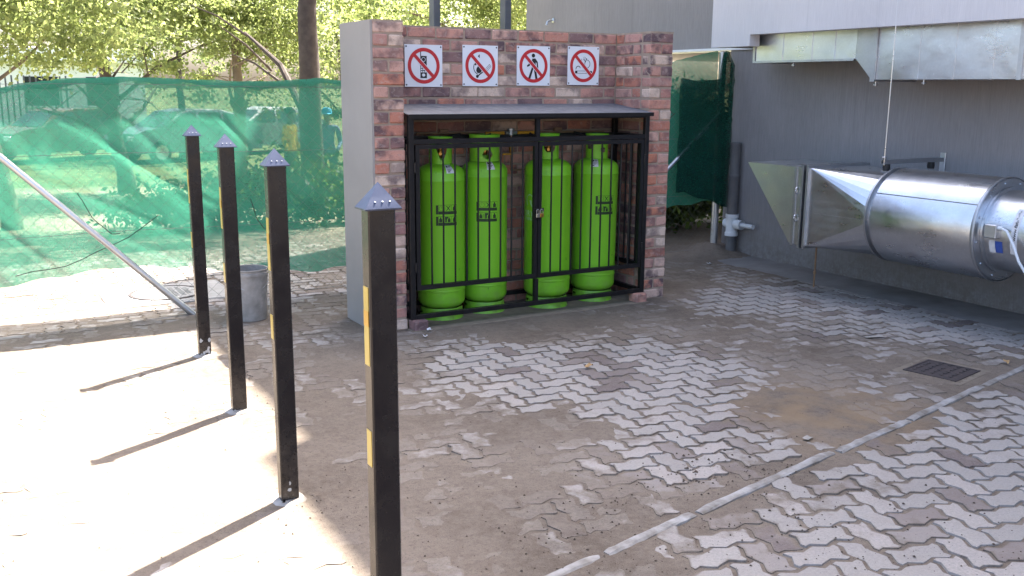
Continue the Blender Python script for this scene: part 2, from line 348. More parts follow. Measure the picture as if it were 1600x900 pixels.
# ================================================================ GROUND
def beyond(y):   # the ground falls away gently behind the fence
    t = np.clip((y - 9.0) / 9.0, 0, 1); return -.45 * (3 * t * t - 2 * t ** 3)
def kerb_y(x): return 2.627 + (x - 1.711) * .2017
gx = np.concatenate([[-600, -150, -40, -12, -5, -2.5], np.arange(-1.2, 7.6, .03), [8.2, 9.5, 12, 18, 30, 70, 200, 600]])
gy = np.concatenate([[-300, -60, -10, -2, .3], np.arange(1.2, 9.0, .03), np.arange(9.3, 26, .5), [28, 32, 40, 60, 120, 300, 700]])
GX, GY = np.meshgrid(gx, gy)
fld = field(GX, GY)
def lowf(ax, ay, s):
    return np.array([[mnoise.noise((x * s, y * s, 3.7)) for x in ax] for y in ay])
nf = np.zeros_like(GX); ix = (gx > -1.3) & (gx < 7.7); iy = (gy > 1.1) & (gy < 9.1)
sub = lowf(gx[ix], gy[iy], 3.0) * .9 + lowf(gx[ix], gy[iy], 9.0) * .5 + lowf(gx[ix], gy[iy], 24.) * .25
nf[np.ix_(iy, ix)] = sub
tt = np.clip((fld + nf * .55 + .1) / 1.5, 0, 1)
GZ = -.0062 + .0098 * (3 * tt ** 2 - 2 * tt ** 3) + nf * .0012
GZ = np.where((GX < -1.2) | (GX > 7.55) | (GY < 1.2), -.004, GZ)
GZ = GZ + beyond(GY)
# a soil mound in the corner by the fence post
GZ = GZ + .1 * np.exp(-(((GX - 6.9) / .35) ** 2 + ((GY - 7.65) / .3) ** 2)) * (1 + .4 * nf)
def ground_z(x, y): return float(GZ[np.abs(gy - y).argmin(), np.abs(gx - x).argmin()])
nx, ny = len(gx), len(gy)
me = bpy.data.meshes.new('ground'); V = np.stack([GX.ravel(), GY.ravel(), GZ.ravel()], 1)
ii = (np.arange(ny - 1)[:, None] * nx + np.arange(nx - 1)[None, :]).ravel()
me.from_pydata(V.tolist(), [], np.stack([ii, ii + 1, ii + 1 + nx, ii + nx], 1).tolist()); me.materials.append(MAT['soil'])
me.polygons.foreach_set('use_smooth', [True] * len(me.polygons))
ground = link('ground', me); tag(ground, kind='structure')
ground['label'] = 'dusty brown soil ground of the yard and the lawn beyond the fence'

# ---------------------------------------------------------------- zigzag interlocking pavers in herringbone
PW = .1125
def outline(pts, S=.105):
    # every unit edge of the lattice carries the same wave: inwards, then outwards, going round the block
    P = []; n = len(pts)
    for k in range(n):
        p, q = np.array(pts[k], float), np.array(pts[(k + 1) % n], float); d = q - p; nrm = np.array([-d[1], d[0]])
        P += [p, p + d * .27 + nrm * S, p + d * .73 - nrm * S]
    return np.array(P)
OX = outline([(0, 0), (1, 0), (2, 0), (2, 1), (1, 1), (0, 1)]); OY = outline([(0, 0), (1, 0), (1, 1), (1, 2), (0, 2), (0, 1)])
def inset(P, d):
    n = len(P); out = []
    for i in range(n):
        a, b, c_ = P[i - 1], P[i], P[(i + 1) % n]
        e1 = (b - a) / np.linalg.norm(b - a); e2 = (c_ - b) / np.linalg.norm(c_ - b)
        n1 = np.array([-e1[1], e1[0]]); n2 = np.array([-e2[1], e2[0]]); m = n1 + n2; m /= max(.35, np.dot(m, n1))
        out.append(b + m * d)
    return np.array(out)
def paver_shape(P, gap=.0062):
    P = P * PW; a = inset(P, gap); b = inset(P, gap + .003); c2 = inset(P, gap + .015); n = len(P)
    vs_ = [(x, y, .0003) for x, y in c2] + [(x, y, 0.0) for x, y in b] + [(x, y, -.016) for x, y in a]
    fs = [tuple(range(n))] + [(q * n + k, (q + 1) * n + k, (q + 1) * n + (k + 1) % n, q * n + (k + 1) % n) for q in range(2) for k in range(n)]
    return vs_, fs
EDGE = [1.0] * 18 + [0.0] * 36
SHX, SHY = paver_shape(OX), paver_shape(OY)
def paver_mesh(sh, nm):
    me = bpy.data.meshes.new(nm); me.from_pydata(sh[0], [], sh[1]); me.materials.append(MAT['paver_concrete']); me.update(); me.attributes.new('core', 'FLOAT', 'POINT').data.foreach_set('value', EDGE); return me
def chipped(sh):
    # worn copy: uneven edge, one or two broken corners
    n = 18; jit = [(random.uniform(-.0016, .0016), random.uniform(-.0016, .0016)) for _ in range(n)]
    cx = sum(v[0] for v in sh[0][:n]) / n; cy = sum(v[1] for v in sh[0][:n]) / n; ch = {random.randrange(n): random.uniform(.02, .09) for _ in range(2)}
    vs_ = []
    for i, (x, y, z) in enumerate(sh[0]):
        k = i % n; f_ = ch.get(k, 0) if i >= n else ch.get(k, 0) * .3; vs_.append((x + jit[k][0] + (cx - x) * f_, y + jit[k][1] + (cy - y) * f_, z - (.002 if n <= i < 2 * n and k in ch else 0)))
    return vs_, sh[1]
VX, VY = [chipped(SHX) for _ in range(10)], [chipped(SHY) for _ in range(10)]
MX, MY = [paver_mesh(v, 'paver') for v in VX], [paver_mesh(v, 'paver') for v in VY]
def lattice(x0, y0, rot, test, k=1.0):
    PW = .1125 * k
    cs, sn = math.cos(rot), math.sin(rot); res = []
    for i in range(-95, 96):
        for j in range(-95, 96):
            c_ = (i - j) % 4
            if c_ not in (0, 3): continue
            lx, ly = i * PW, j * PW
            cx, cy = (lx + PW, ly + PW / 2) if c_ == 0 else (lx + PW / 2, ly + PW)
            wx, wy = x0 + cx * cs - cy * sn, y0 + cx * sn + cy * cs
            if test(wx, wy): res.append((c_ == 0, x0 + lx * cs - ly * sn, y0 + lx * sn + ly * cs, wx, wy, rot, k))
    return res
def free(x, y):
    if 2.36 < x < 5.06 and 6.06 < y < 6.76: return False          # under the brick enclosure
    if x > 6.98: return False
    if 4.93 < x < 5.40 and 3.41 < y < 3.85: return False          # drain grate
    if .9 < x < 1.95 and 7.75 < y < 8.6: return False             # manhole slab
    return True
tiles = lattice(3.4, 4.6, R(-1.5), lambda x, y: -.9 < x < 7 and y > kerb_y(x) + .1 and y < 10.6 and (y < 8.2 or -.5 < x < 5) and free(x, y))
tiles += lattice(3.2, 1.9, R(-8), lambda x, y: 0 < x < 7.2 and y > .9 and y < kerb_y(x) - .09, 1.08)
scored = []
for T in tiles:
    q = pix((T[3], T[4], 0))
    vis = q and -40 < q[0] < 1640 and -20 < q[1] < 930
    gz = ground_z(T[3], T[4])
    if not vis: sc = -1
    else:
        dep = CAMH / math.hypot(T[3], T[4]); sc = F_PX ** 2 / q[2] ** 2 * dep
        if gz > .0012: sc *= .02
        if T[4] > 7.6: sc *= .2
    scored.append((sc, random.random(), T))
scored.sort(key=lambda s: -s[0])
for k, (sc, _, T) in enumerate(scored[:300]):
    o = link('paver', random.choice(MX if T[0] else MY), ground, (T[1], T[2], random.uniform(-.003, .002)))
    o.rotation_euler = (random.uniform(-.012, .012), random.uniform(-.012, .012), T[5] + random.uniform(-.014, .014)); o.scale = (T[6], T[6], 1)
FV, FF, FR, FE = [], [], [], []
for sc, r_, T in scored[300:]:
    sh = random.choice(VX if T[0] else VY); cs, sn = math.cos(T[5]), math.sin(T[5]); n = len(FV); z = random.uniform(-.0018, .0016) + float(beyond(np.array(T[4])))
    tx, ty = random.uniform(-.008, .008), random.uniform(-.008, .008)
    FV += [(T[1] + (a * cs - b * sn) * T[6], T[2] + (a * sn + b * cs) * T[6], c_ + z + a * tx + b * ty) for a, b, c_ in sh[0]]
    FF += [tuple(i + n for i in f) for f in sh[1]]; FR += [r_] * len(sh[0]); FE += EDGE
me = bpy.data.meshes.new('paver_field'); me.from_pydata(FV, [], FF); me.materials.append(MAT['paver_concrete_far'])
at = me.attributes.new('rnd', 'FLOAT', 'POINT'); at.data.foreach_set('value', FR)
me.attributes.new('core', 'FLOAT', 'POINT').data.foreach_set('value', FE)
tag(link('paver_field', me, ground), kind='stuff')
# loose crumbs of soil and grit
mb = MB(); OCT = [(1, 0, 0), (-1, 0, 0), (0, 1, 0), (0, -1, 0), (0, 0, 1), (0, 0, -.4)]; OF = [(0, 2, 4), (2, 1, 4), (1, 3, 4), (3, 0, 4), (2, 0, 5), (1, 2, 5), (3, 1, 5), (0, 3, 5)]
def crumbs(n, cx, cy, s, r0_, r1):
    for _ in range(n):
        x, y = random.gauss(cx, s), random.gauss(cy, s * .8)
        if x > 6.9 or y < 1.3 or y > 7.4 or (2.4 < x < 5.05 and y > 6.05): continue
        r = r0_ + (r1 - r0_) * random.random() ** 4; a = random.random() * 6.28; z = max(0, ground_z(x, y))
        mb.add([(x + r * (vx * math.cos(a) - vy * math.sin(a)) * random.uniform(.6, 1.2), y + r * (vx * math.sin(a) + vy * math.cos(a)) * random.uniform(.6, 1.2), z + r * .3 + vz * r * random.uniform(.5, .9)) for vx, vy, vz in OCT], OF)
for a in [(500, 2.6, 3.0, .5, .0015, .008), (500, 1.9, 2.7, .35, .0015, .007), (420, 3.0, 2.4, .55, .0015, .008), (420, 4, 2.4, .9, .001, .006), (250, 2.7, 2.0, .4, .0012, .006), (300, 3.2, 4.4, .9, .001, .006), (200, 1.25, 3.6, .2, .0015, .006), (160, 1.3, 4.95, .2, .0015, .006), (350, 1.5, 3.3, .7, .001, .005), (200, 5, 4, 1.1, .001, .005), (70, 2.8, 3.1, .12, .004, .013), (50, 3.1, 3.0, .15, .003, .011), (60, .2, 5, .8, .001, .006)]: crumbs(*a)
tag(mb.build('grit', 'soil_crumb'), 'dark loose crumbs of soil scattered over the paving', 'grit', kind='stuff')

# ---------------------------------------------------------------- kerb
kerb = thing('kerb', None, None, (1.711, 2.627, 0)); tag(kerb, 'narrow pale concrete kerb strip crossing the paving', kind='structure')
ends = [(-.4, .95), (.98, 1.93), (1.96, 2.47), (2.5, 3.5), (3.54, 4.2), (4.23, 5.1), (5.12, 6.4), (6.43, 7.02)]
for a, b in ends:
    sh = .0 if a < 3.5 else -.012
    p0 = (a, kerb_y(a) + sh); p1 = (b, kerb_y(b) + sh + random.uniform(-.006, .006)); m = MB(); n = 14; prof = [(-.025, -.02), (-.023, .003), (-.013, .008), (.01, .009), (.021, .004), (.025, -.02)]
    vs_ = []
    dx, dy = p1[0] - p0[0], p1[1] - p0[1]; ln = math.hypot(dx, dy); ux, uy = dx / ln, dy / ln
    for i in range(n + 1):
        tt_ = i / n
        for s_, z in prof:
            w = s_ + random.uniform(-.0025, .0025); zz = z + (random.uniform(-.003, .002) if z > 0 else 0)
            if i in (0, n) and z > 0: zz -= .006
            vs_.append((p0[0] + dx * tt_ - uy * w, p0[1] + dy * tt_ + ux * w, zz))
    k = len(prof)
    fs = [(i * k + q, i * k + q + 1, (i + 1) * k + q + 1, (i + 1) * k + q) for i in range(n) for q in range(k - 1)] + [tuple(range(k)), tuple(range(n * k, n * k + k))[::-1]]
    m.add(vs_, fs).build('kerb_stone', 'kerb_concrete', kerb)

# ================================================================ BUILDING ON THE RIGHT
bld = thing('building', 'tall grey rendered building with paler overhanging upper storey on the right', 'building', (7.02, 5, 0))
MB().box(7.02, 7.3, -5, 7.68, -.2, 2.42).build('lower_wall', 'grey_render', bld)
MB().box(7.02, 14, 7.3, 11.8, 2.11, 10.75).build('upper_wall', 'grey_render', bld)
MB().box(6.995, 7.3, 7.3, 11.83, 2.085, 2.11).build('drip_edge', 'white_plastic', bld)
m = MB(); m.box(6.30, 6.42, 6.66, 7.17, 2.075, 9.85); m.box(6.301, 6.421, -5, 6.66, 2.175, 9.85); m.box(6.42, 14, -5, 7.17, 2.42, 9.8); m.box(6.42, 7.02, 7.05, 7.17, 2.08, 2.42)
m.build('overhang_wall', 'pale_render', bld)
MB().box(6.4215, 7.018, -5, 7.05, 2.38, 2.418).build('soffit', 'soffit', bld)
m = MB(); m.lathe([(0, 0), (.03, 0), (.03, .012), (.012, .016), (.012, .06), (0, .06)], (0, 0, 0), 12)
m.v = [(7.02 - z, 11.1 + x, 2.56 + y) for x, y, z in m.v]; m.tube([(6.965, 11.1, 2.56), (6.93, 11.1, 2.545), (6.91, 11.1, 2.5)], .014, 8); m.build('wall_hook', 'galvanised', bld, True)

m = MB(); xs = np.linspace(-1, 7.3, 60); vs_ = []
for y in xs: vs_ += [(6.52 + .05 * mnoise.noise((y * 1.3, 0, 5)) + .02 * mnoise.noise((y * 6, 0, 2)), y, -.004), (6.56 + .05 * mnoise.noise((y * 1.3, 0, 5)) + .02 * mnoise.noise((y * 6, 0, 2)), y, .006), (7.019, y, .014)]
m.add(vs_, [(3 * i + k, 3 * i + k + 1, 3 * i + k + 4, 3 * i + k + 3) for i in range(59) for k in range(2)])
tag(m.build('concrete_apron', 'apron', None, True), 'smooth grey cement apron along the foot of the grey wall', kind='structure')
# ================================================================ BRICK ENCLOSURE
XL, XLi, XRi, XR, YF, YB, YE, HT = 2.463, 2.685, 4.765, 4.993, 6.12, 6.57, 6.676, 2.125
enc = thing('brick_enclosure', 'red face brick gas enclosure with plastered left end, open at the front', 'enclosure', (3.7, 6.4, 0))
g_ = .006
m = MB(); m.box(XL, XLi - g_, YF + g_, YE, -.05, HT - .012); m.box(XLi - g_, XRi + g_, YB + g_, YE, -.05, HT - .012); m.box(XRi + g_, XR - g_, YF + g_, YE, -.05, HT - .012)
m.build('mortar', 'mortar', enc)
m = MB(); m.box(XL - .016, XL, YF + .003, YE + .016, -.05, HT); m.box(XL, XR, YE, YE + .0155, -.05, HT - .001); m.build('plaster', 'plaster', enc)
m = MB(); m.box(XL + .001, XLi - .003, YF + .004, YE - .001, HT - .011, HT + .004); m.box(XLi - .003, XRi + .003, YB + .004, YE - .001, HT - .011, HT + .003); m.box(XRi + .003, XR - .003, YF + .004, YE - .001, HT - .011, HT + .004)
m.build('mortar_cap', 'mortar', enc)
m = MB(); m.box(XLi - .005, XRi + .005, 6.03, YB + .005, -.05, .006, .004); m.build('floor_slab', 'cement_bed', enc)
def brick_meshes(L, D, n):
    out = []
    for _ in range(n):
        me = bpy.data.meshes.new('brick'); v, f = bevel_box(-L / 2, L / 2, -D / 2, D / 2, -.0365, .0365, .0075, .0026); me.from_pydata(v, [], f); me.materials.append(MAT['brick_face']); me.update(); out.append(me)
    return out
BS, BH = brick_meshes(.221, .106, 6), brick_meshes(.105, .106, 5)
rest = []
def brick(kind, x, y, z, rz=0, single=True):
    me = random.choice(BS if kind == 's' else BH)
    pos = (x + random.uniform(-.002, .002), y, z + random.uniform(-.0015, .0015)); a = rz + random.uniform(-.008, .008) + random.choice((0, math.pi))
    if single:
        o = link('brick', me, enc, Vector(pos) - WL[enc.name]); o.rotation_euler[2] = a
    else: rest.append((me, pos, a))
nb = 0
for k in range(25):
    z = .0425 + k * .085; zc = z
    dy = lambda: random.uniform(-.003, .002)
    if k % 2 == 0:
        brick('s', (XL + XLi) / 2, YF + .053 + dy(), zc); brick('s', (XRi + XR) / 2, YF + .053 + dy(), zc)
        ys = [(YF + .225, 's')]; ys2 = [(YF + .164 + .106 * 0, 's')]
    else:
        for x in (XL + .0535, XL + .1685): brick('h', x, YF + .053 + dy(), zc)
        for x in (XRi + .0565, XRi + .1715): brick('h', x, YF + .053 + dy(), zc)
    # inner sides of the piers (faces towards the gas cylinders)
    for side, xx in ((1, XRi + .0535), (0, XLi - .0535)):
        if k % 2 == 0: brick('s', xx + random.uniform(-.002, .002), YF + .229, zc, math.pi / 2, side == 1); brick('h', xx + random.uniform(-.002, .002), YF + .398, zc, math.pi / 2, side == 1)
        else: brick('s', xx + random.uniform(-.002, .002), YF + .341, zc, math.pi / 2, side == 1); brick('h', xx + .003, YF + .172, zc, math.pi / 2, False)
    sh = 0 if k % 2 == 0 else .116
    single = k >= 7
    x = XLi + .111 - .0 - sh
    n = 9 if k % 2 == 0 else 10
    for q in range(n):
        cx = x + q * .232
        if cx - .111 < XLi - .05: brick('h', XLi + .053, YB + .053 + dy(), zc, 0, single)
        elif cx + .111 > XRi + .05: brick('h', XRi - .053, YB + .053 + dy(), zc, 0, single)
        else: brick('s', cx, YB + .053 + dy(), zc, 0, single)
FV, FF, FR = [], [], []
for me0, pos, a in rest:
    n = len(FV); cs, sn = math.cos(a), math.sin(a); r_ = random.random()
    for v in me0.vertices: FV.append((pos[0] + v.co.x * cs - v.co.y * sn - 3.7, pos[1] + v.co.x * sn + v.co.y * cs - 6.4, pos[2] + v.co.z)); FR.append(r_)
    FF += [tuple(i + n for i in p_.vertices) for p_ in me0.polygons]
me = bpy.data.meshes.new('inner_brickwork'); me.from_pydata(FV, [], FF); me.materials.append(MAT['brick_face_far'])
at = me.attributes.new('rnd', 'FLOAT', 'POINT'); at.data.foreach_set('value', FR); tag(link('inner_brickwork', me, enc), kind='stuff')
for lx, lb in ((2.755, 'loose brick propping up the left corner of the black cage'), (4.70, 'loose brick propping up the right corner of the black cage')):
    b = link('loose_brick', BH[1], None, (lx, 6.09, .037)); b.rotation_euler[2] = .1; tag(b, lb, 'brick', 'bricks under the cage corners')

# ---------------------------------------------------------------- cage
cage = thing('gas_cage', 'black steel cage with barred double doors and sloping sheet roof in brick enclosure', 'cage', (3.73, 6.1, .08))
CX0, CX1, CY0, CY1 = 2.70, 4.755, 6.085, 6.54
P_ = 'black_paint'
def bar_part(name, p, q, w, h, par): return MB().bar(p, q, w, h).build(name, P_, par)
for x in (CX0 + .018, CX1 - .018):
    for y, zt in ((CY0 + .018, 1.50), (CY1 - .018, 1.55)): MB().box(x - .019, x + .019, y - .019, y + .019, .075, zt, .002).build('post', P_, cage)
for z in (.09, 1.325, 1.487): MB().box(CX0 + .037, CX1 - .037, CY0 + .002, CY0 + .036, z - .017, z + .017, .002).build('rail', P_, cage)
for x in (CX0 + .018, CX1 - .018):
    for z in (.09, .30, 1.325): MB().box(x - .0165, x + .0165, CY0 + .037, CY1 - .037, z - .0165, z + .0165).build('side_rail', P_, cage)
for z in (.09, 1.325): MB().box(CX0 + .037, CX1 - .037, CY1 - .035, CY1 - .003, z - .016, z + .016).build('back_rail', P_, cage)
xm = 3.735
MB().box(xm - .016, xm + .016, CY0 + .004, CY0 + .034, 1.342, 1.47).build('mullion', P_, cage)
MB().box(xm - .016, xm + .016, CY0 + .004, CY0 + .034, .107, .278).build('mullion', P_, cage)
m = MB(); m.add([(CX0 - .012, CY0 - .03, 1.507), (CX1 + .012, CY0 - .03, 1.507), (CX1 + .012, YB - .003, 1.567), (CX0 - .012, YB - .003, 1.567),
                 (CX0 - .012, CY0 - .03, 1.511), (CX1 + .012, CY0 - .03, 1.511), (CX1 + .012, YB - .003, 1.571), (CX0 - .012, YB - .003, 1.571)],
                [(3, 2, 1, 0), (4, 5, 6, 7), (0, 1, 5, 4), (1, 2, 6, 5), (2, 3, 7, 6), (3, 0, 4, 7)])
rf = m.build('roof_sheet', 'canopy_sheet', cage); MB().box(CX0 - .013, CX1 + .013, CY0 - .034, CY0 - .0305, 1.484, 1.512).build('roof_lip', P_, rf)
barme = None
def door(x0, x1, hinge_left):
    d = MB(); d.box(x0, x0 + .03, CY0 - .004, CY0 + .026, .285, 1.305); d.box(x1 - .03, x1, CY0 - .004, CY0 + .026, .285, 1.305)
    d.box(x0 + .03, x1 - .03, CY0 - .004, CY0 + .026, .285, .317); d.box(x0 + .03, x1 - .03, CY0 - .004, CY0 + .026, 1.275, 1.305)
    o = d.build('door', P_, cage)
    global barme
    for k in range(9):
        x = x0 + .03 + (x1 - x0 - .06) * (k + 1) / 10
        if barme is None:
            mb_ = MB().tube([(0, 0, 0), (0, 0, .96)], .007, 8); bo = mb_.build('bar', P_, None, True); barme = bo.data; bpy.data.objects.remove(bo)
        b_ = link('bar', barme, o, Vector((x, CY0 + .011, .316)) - WL[o.name])
    for z in (.45, 1.15):
        hx = x0 - .006 if hinge_left else x1 + .006
        MB().tube([(hx, CY0 - .006, z - .035), (hx, CY0 - .006, z + .035)], .009, 10).build('hinge', P_, o)
door(CX0 + .046, xm - .003, True); door(xm + .003, CX1 - .046, False)
for x in (CX0 + .018, CX1 - .018):
    for k in range(4):
        b_ = link('side_bar', barme, cage, Vector((x, CY0 + .037 + (CY1 - CY0 - .074) * (k + 1) / 5, .316)) - WL[cage.name]); b_.scale[2] = 1.03
MB().box(xm - .045, xm + .05, CY0 - .009, CY0 - .005, .79, .815).build('hasp', P_, cage)
for k, (dx, lb, mt) in enumerate(((-.012, 'left of two small padlocks on the cage doors', 'lock_steel'), (.022, 'right of two small padlocks on the cage doors, brassy body', 'brass'))):
    L = thing('padlock', lb, 'padlock', (xm + dx, CY0 - .022, .765), 'padlocks on the cage doors')
    MB().box(xm + dx - .015, xm + dx + .015, CY0 - .03, CY0 - .016, .748, .778, .003).build('lock_body', mt, L)
    MB().tube([(xm + dx - .01, CY0 - .023, .777)] + [(xm + dx - .01 * math.cos(a), CY0 - .023, .8 + .01 * math.sin(a)) for a in np.linspace(0, math.pi, 8)] + [(xm + dx + .01, CY0 - .023, .777)], .003, 8).build('shackle', 'lock_steel', L, True)

# ---------------------------------------------------------------- text helper
def text_shape(s, size, bold=.0):
    cu = bpy.data.curves.new('txt', 'FONT'); cu.body = s; cu.size = size; cu.align_x = 'CENTER'; cu.offset = bold
    o = bpy.data.objects.new('txt', cu); C.objects.link(o); dg = bpy.context.evaluated_depsgraph_get(); me = bpy.data.meshes.new_from_object(o.evaluated_get(dg))
    v = [tuple(x.co) for x in me.vertices]; f = [tuple(p_.vertices) for p_ in me.polygons]; bpy.data.objects.remove(o); return v, f

# ---------------------------------------------------------------- gas cylinders
def cyl_surface(pts2, cx, cy, r, a0):
    # (u along the skin, z) -> point on the cylinder; a0 is the facing angle
    return [(cx + r * math.cos(a0 + u / r), cy + r * math.sin(a0 + u / r), z) for u, z in pts2]
def rect2(mb_, u0, u1, z0, z1, cx, cy, r, a0, n=6):
    us = np.linspace(u0, u1, n + 1); pts = [(u, z0) for u in us] + [(u, z1) for u in us]
    mb_.add(cyl_surface(pts, cx, cy, r, a0), [(i, i + 1, n + 2 + i, n + 1 + i) for i in range(n)])
def poly2(mb_, pts, cx, cy, r, a0): mb_.add(cyl_surface(pts, cx, cy, r, a0), [tuple(range(len(pts)))])
def bottle2(u, z, s): return [(u - .3 * s, z), (u + .3 * s, z), (u + .3 * s, z + .6 * s), (u + .12 * s, z + .78 * s), (u + .12 * s, z + s), (u - .12 * s, z + s), (u - .12 * s, z + .78 * s), (u - .3 * s, z + .6 * s)]
def gas_cylinder(cx, cy, r, h, label, face, holes, lab_u, tag_u, lean=0, logo=False, cr=.088):
    z0 = .006
    root = thing('gas_cylinder', label, 'gas cylinder', (cx, cy, z0), 'green gas cylinders in the cage')
    prof = []
    zb, zt = .055, h - .185
    for a in np.linspace(-90, 0, 9): prof.append((r * math.cos(R(a)), zb + .085 + .085 * math.sin(R(a))))
    prof += [(r, .21), (r + .003, .213), (r + .003, .223), (r, .226), (r, zt - .13), (r + .002, zt - .127), (r + .002, zt - .119), (r, zt - .116)]
    for a in np.linspace(0, 83, 9): prof.append((max(.03, r * math.cos(R(a)) ** .8), zt - .085 + .085 * math.sin(R(a))))
    prof += [(.032, zt + .012), (.032, zt + .03), (.018, zt + .032), (0, zt + .032)]
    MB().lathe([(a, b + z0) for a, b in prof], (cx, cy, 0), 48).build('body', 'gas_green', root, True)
    # foot ring with slots
    fr = MB(); n = 60; rr = r * .9
    zs = [0, .012, .045, .062, .085]; rad = [rr + .006, rr, rr, rr, rr - .006]
    vs_ = [(cx + rad[j] * math.cos(2 * math.pi * k / n), cy + rad[j] * math.sin(2 * math.pi * k / n), z0 + zs[j]) for j in range(5) for k in range(n)]
    fs = [(j * n + k, j * n + (k + 1) % n, (j + 1) * n + (k + 1) % n, (j + 1) * n + k) for j in range(4) for k in range(n) if not (j == 2 and (k + 3) % 15 < 3)]
    fr.add(vs_, fs).build('foot_ring', 'gas_green', root, True)
    # collar (valve guard), real openings
    cz0, cz1 = zt - .012, h; nn, mm = 120, 30; co = MB()
    def hole(a, v):
        d = (math.degrees(a) - 0 + 180) % 360 - 180; u = R(d) * cr
        for typ, ac, w, zc in holes:
            du = (R((d - ac + 180) % 360 - 180)) * cr; dz = v - zc
            if typ == 'o' and du * du + dz * dz < w * w: return True
            if typ == 'u' and dz > -w and (abs(du) < w if dz > 0 else du * du + dz * dz < w * w) and dz < w * 1.1: return True
            if typ == 't' and abs(dz) < w and abs(du) < w * (.55 + .35 * dz / w): return True
            if typ == 'r' and abs(du) < w and abs(dz) < w * .7: return True
        return False
    vs_ = [(cx + (cr + .006 * max(0, j / mm - .85) / .15) * math.cos(2 * math.pi * k / nn), cy + (cr + .006 * max(0, j / mm - .85) / .15) * math.sin(2 * math.pi * k / nn), z0 + cz0 + (cz1 - cz0) * j / mm) for j in range(mm + 1) for k in range(nn)]
    fs = []
    for j in range(mm):
        for k in range(nn):
            a = 2 * math.pi * (k + .5) / nn; v = cz0 + (cz1 - cz0) * (j + .5) / mm
            if not hole(a - face, v): fs.append((j * nn + k, j * nn + (k + 1) % nn, (j + 1) * nn + (k + 1) % nn, (j + 1) * nn + k))
    co.add(vs_, fs).build('collar', 'gas_green', root, True)
    va = MB(); va.lathe([(.016, zt + .03 + z0), (.02, zt + .04 + z0), (.02, zt + .085 + z0), (.012, zt + .09 + z0), (.012, zt + .11 + z0), (.024, zt + .112 + z0), (.024, zt + .13 + z0), (0, zt + .132 + z0)], (cx, cy, 0), 14)
    va.tube([(cx, cy, zt + .065 + z0), (cx + .05 * math.cos(face), cy + .05 * math.sin(face), zt + .065 + z0)], .012, 10); va.build('valve', 'brass', root, True)
    # printed hazard panel
    R_ = r + .0008; lb = MB(); ln = MB(); zc = .80 if lab_u is not None else 0
    if lab_u is not None:
        for q in range(2):
            zz = zc - q * .082; u0 = lab_u - .08
            rect2(lb, u0, u0 + .016, zz - .004, zz + .062, cx, cy, R_, face, 2); rect2(lb, u0 + .017, u0 + .16, zz - .004, zz + .018, cx, cy, R_, face, 8)
            for s_ in range(4): rect2(lb, u0 + .0165 + s_ * .0478, u0 + .0185 + s_ * .0478, zz + .0185, zz + .062, cx, cy, R_, face, 1)
            rect2(lb, u0 + .0165, u0 + .1625, zz + .0625, zz + .0645, cx, cy, R_, face, 8)
            if q == 0:
                cu_, cz_ = u0 + .042, zz + .04; ring = [(cu_ + rr_ * math.cos(a), cz_ + rr_ * math.sin(a)) for a in np.linspace(0, 2 * math.pi, 17) for rr_ in (.017, .0185)]
                lb.add(cyl_surface(ring, cx, cy, R_, face), [(2 * i, 2 * i + 1, 2 * i + 3, 2 * i + 2) for i in range(16)])
                rect2(lb, cu_ - .001, cu_ + .001, cz_, cz_ + .011, cx, cy, R_, face, 1)
                for s_ in (-1, 1): poly2(lb, [(u0 + .09 - .017, zz + .04 - s_ * .017), (u0 + .09 - .011, zz + .04 - s_ * .018), (u0 + .09 + .017, zz + .04 + s_ * .017), (u0 + .09 + .011, zz + .04 + s_ * .018)], cx, cy, R_ + .0002 * (s_ + 1), face)
                poly2(lb, bottle2(u0 + .138, zz + .021, .038), cx, cy, R_, face)
            else:
                poly2(lb, bottle2(u0 + .034, zz + .021, .036), cx, cy, R_, face)
                for s_ in range(2): rect2(lb, u0 + .05 + s_ * .007, u0 + .0525 + s_ * .007, zz + .026, zz + .054, cx, cy, R_, face, 1)
                poly2(lb, [(u0 + .068, zz + .021), (u0 + .078, zz + .021), (u0 + .08, zz + .045), (u0 + .09, zz + .05), (u0 + .09, zz + .06), (u0 + .066, zz + .06)], cx, cy, R_, face)
                poly2(lb, bottle2(u0 + .096, zz + .021, .034), cx, cy, R_, face); poly2(lb, bottle2(u0 + .138, zz + .021, .038), cx, cy, R_, face)
        lb.build('hazard_print', 'print_dark', root)
    if logo:
        lg = MB(); lu, lz = lab_u if False else logo, .80
        ring = [(lu + rr_ * math.cos(a), lz + .045 + rr_ * 1.15 * math.sin(a)) for a in np.linspace(R(-50), R(230), 25) for rr_ in (.036, .043)]
        lg.add(cyl_surface(ring, cx, cy, R_, face), [(2 * i, 2 * i + 1, 2 * i + 3, 2 * i + 2) for i in range(24)])
        poly2(lg, [(lu - .006, lz + .05), (lu + .02, lz + .045), (lu + .02, lz + .02), (lu + .03, lz), (lu + .022, lz - .004), (lu + .006, lz + .02)], cx, cy, R_, face)
        for s_, sz, zo in (('ORYX', .062, -.075), ('ENERGIES', .03, -.105)):
            v, f = text_shape(s_, sz, .0006); lg.add(cyl_surface([(lu + a, lz + zo + b) for a, b, _ in v], cx, cy, R_, face), f)
        lg.build('logo_print', 'print_pale', root)
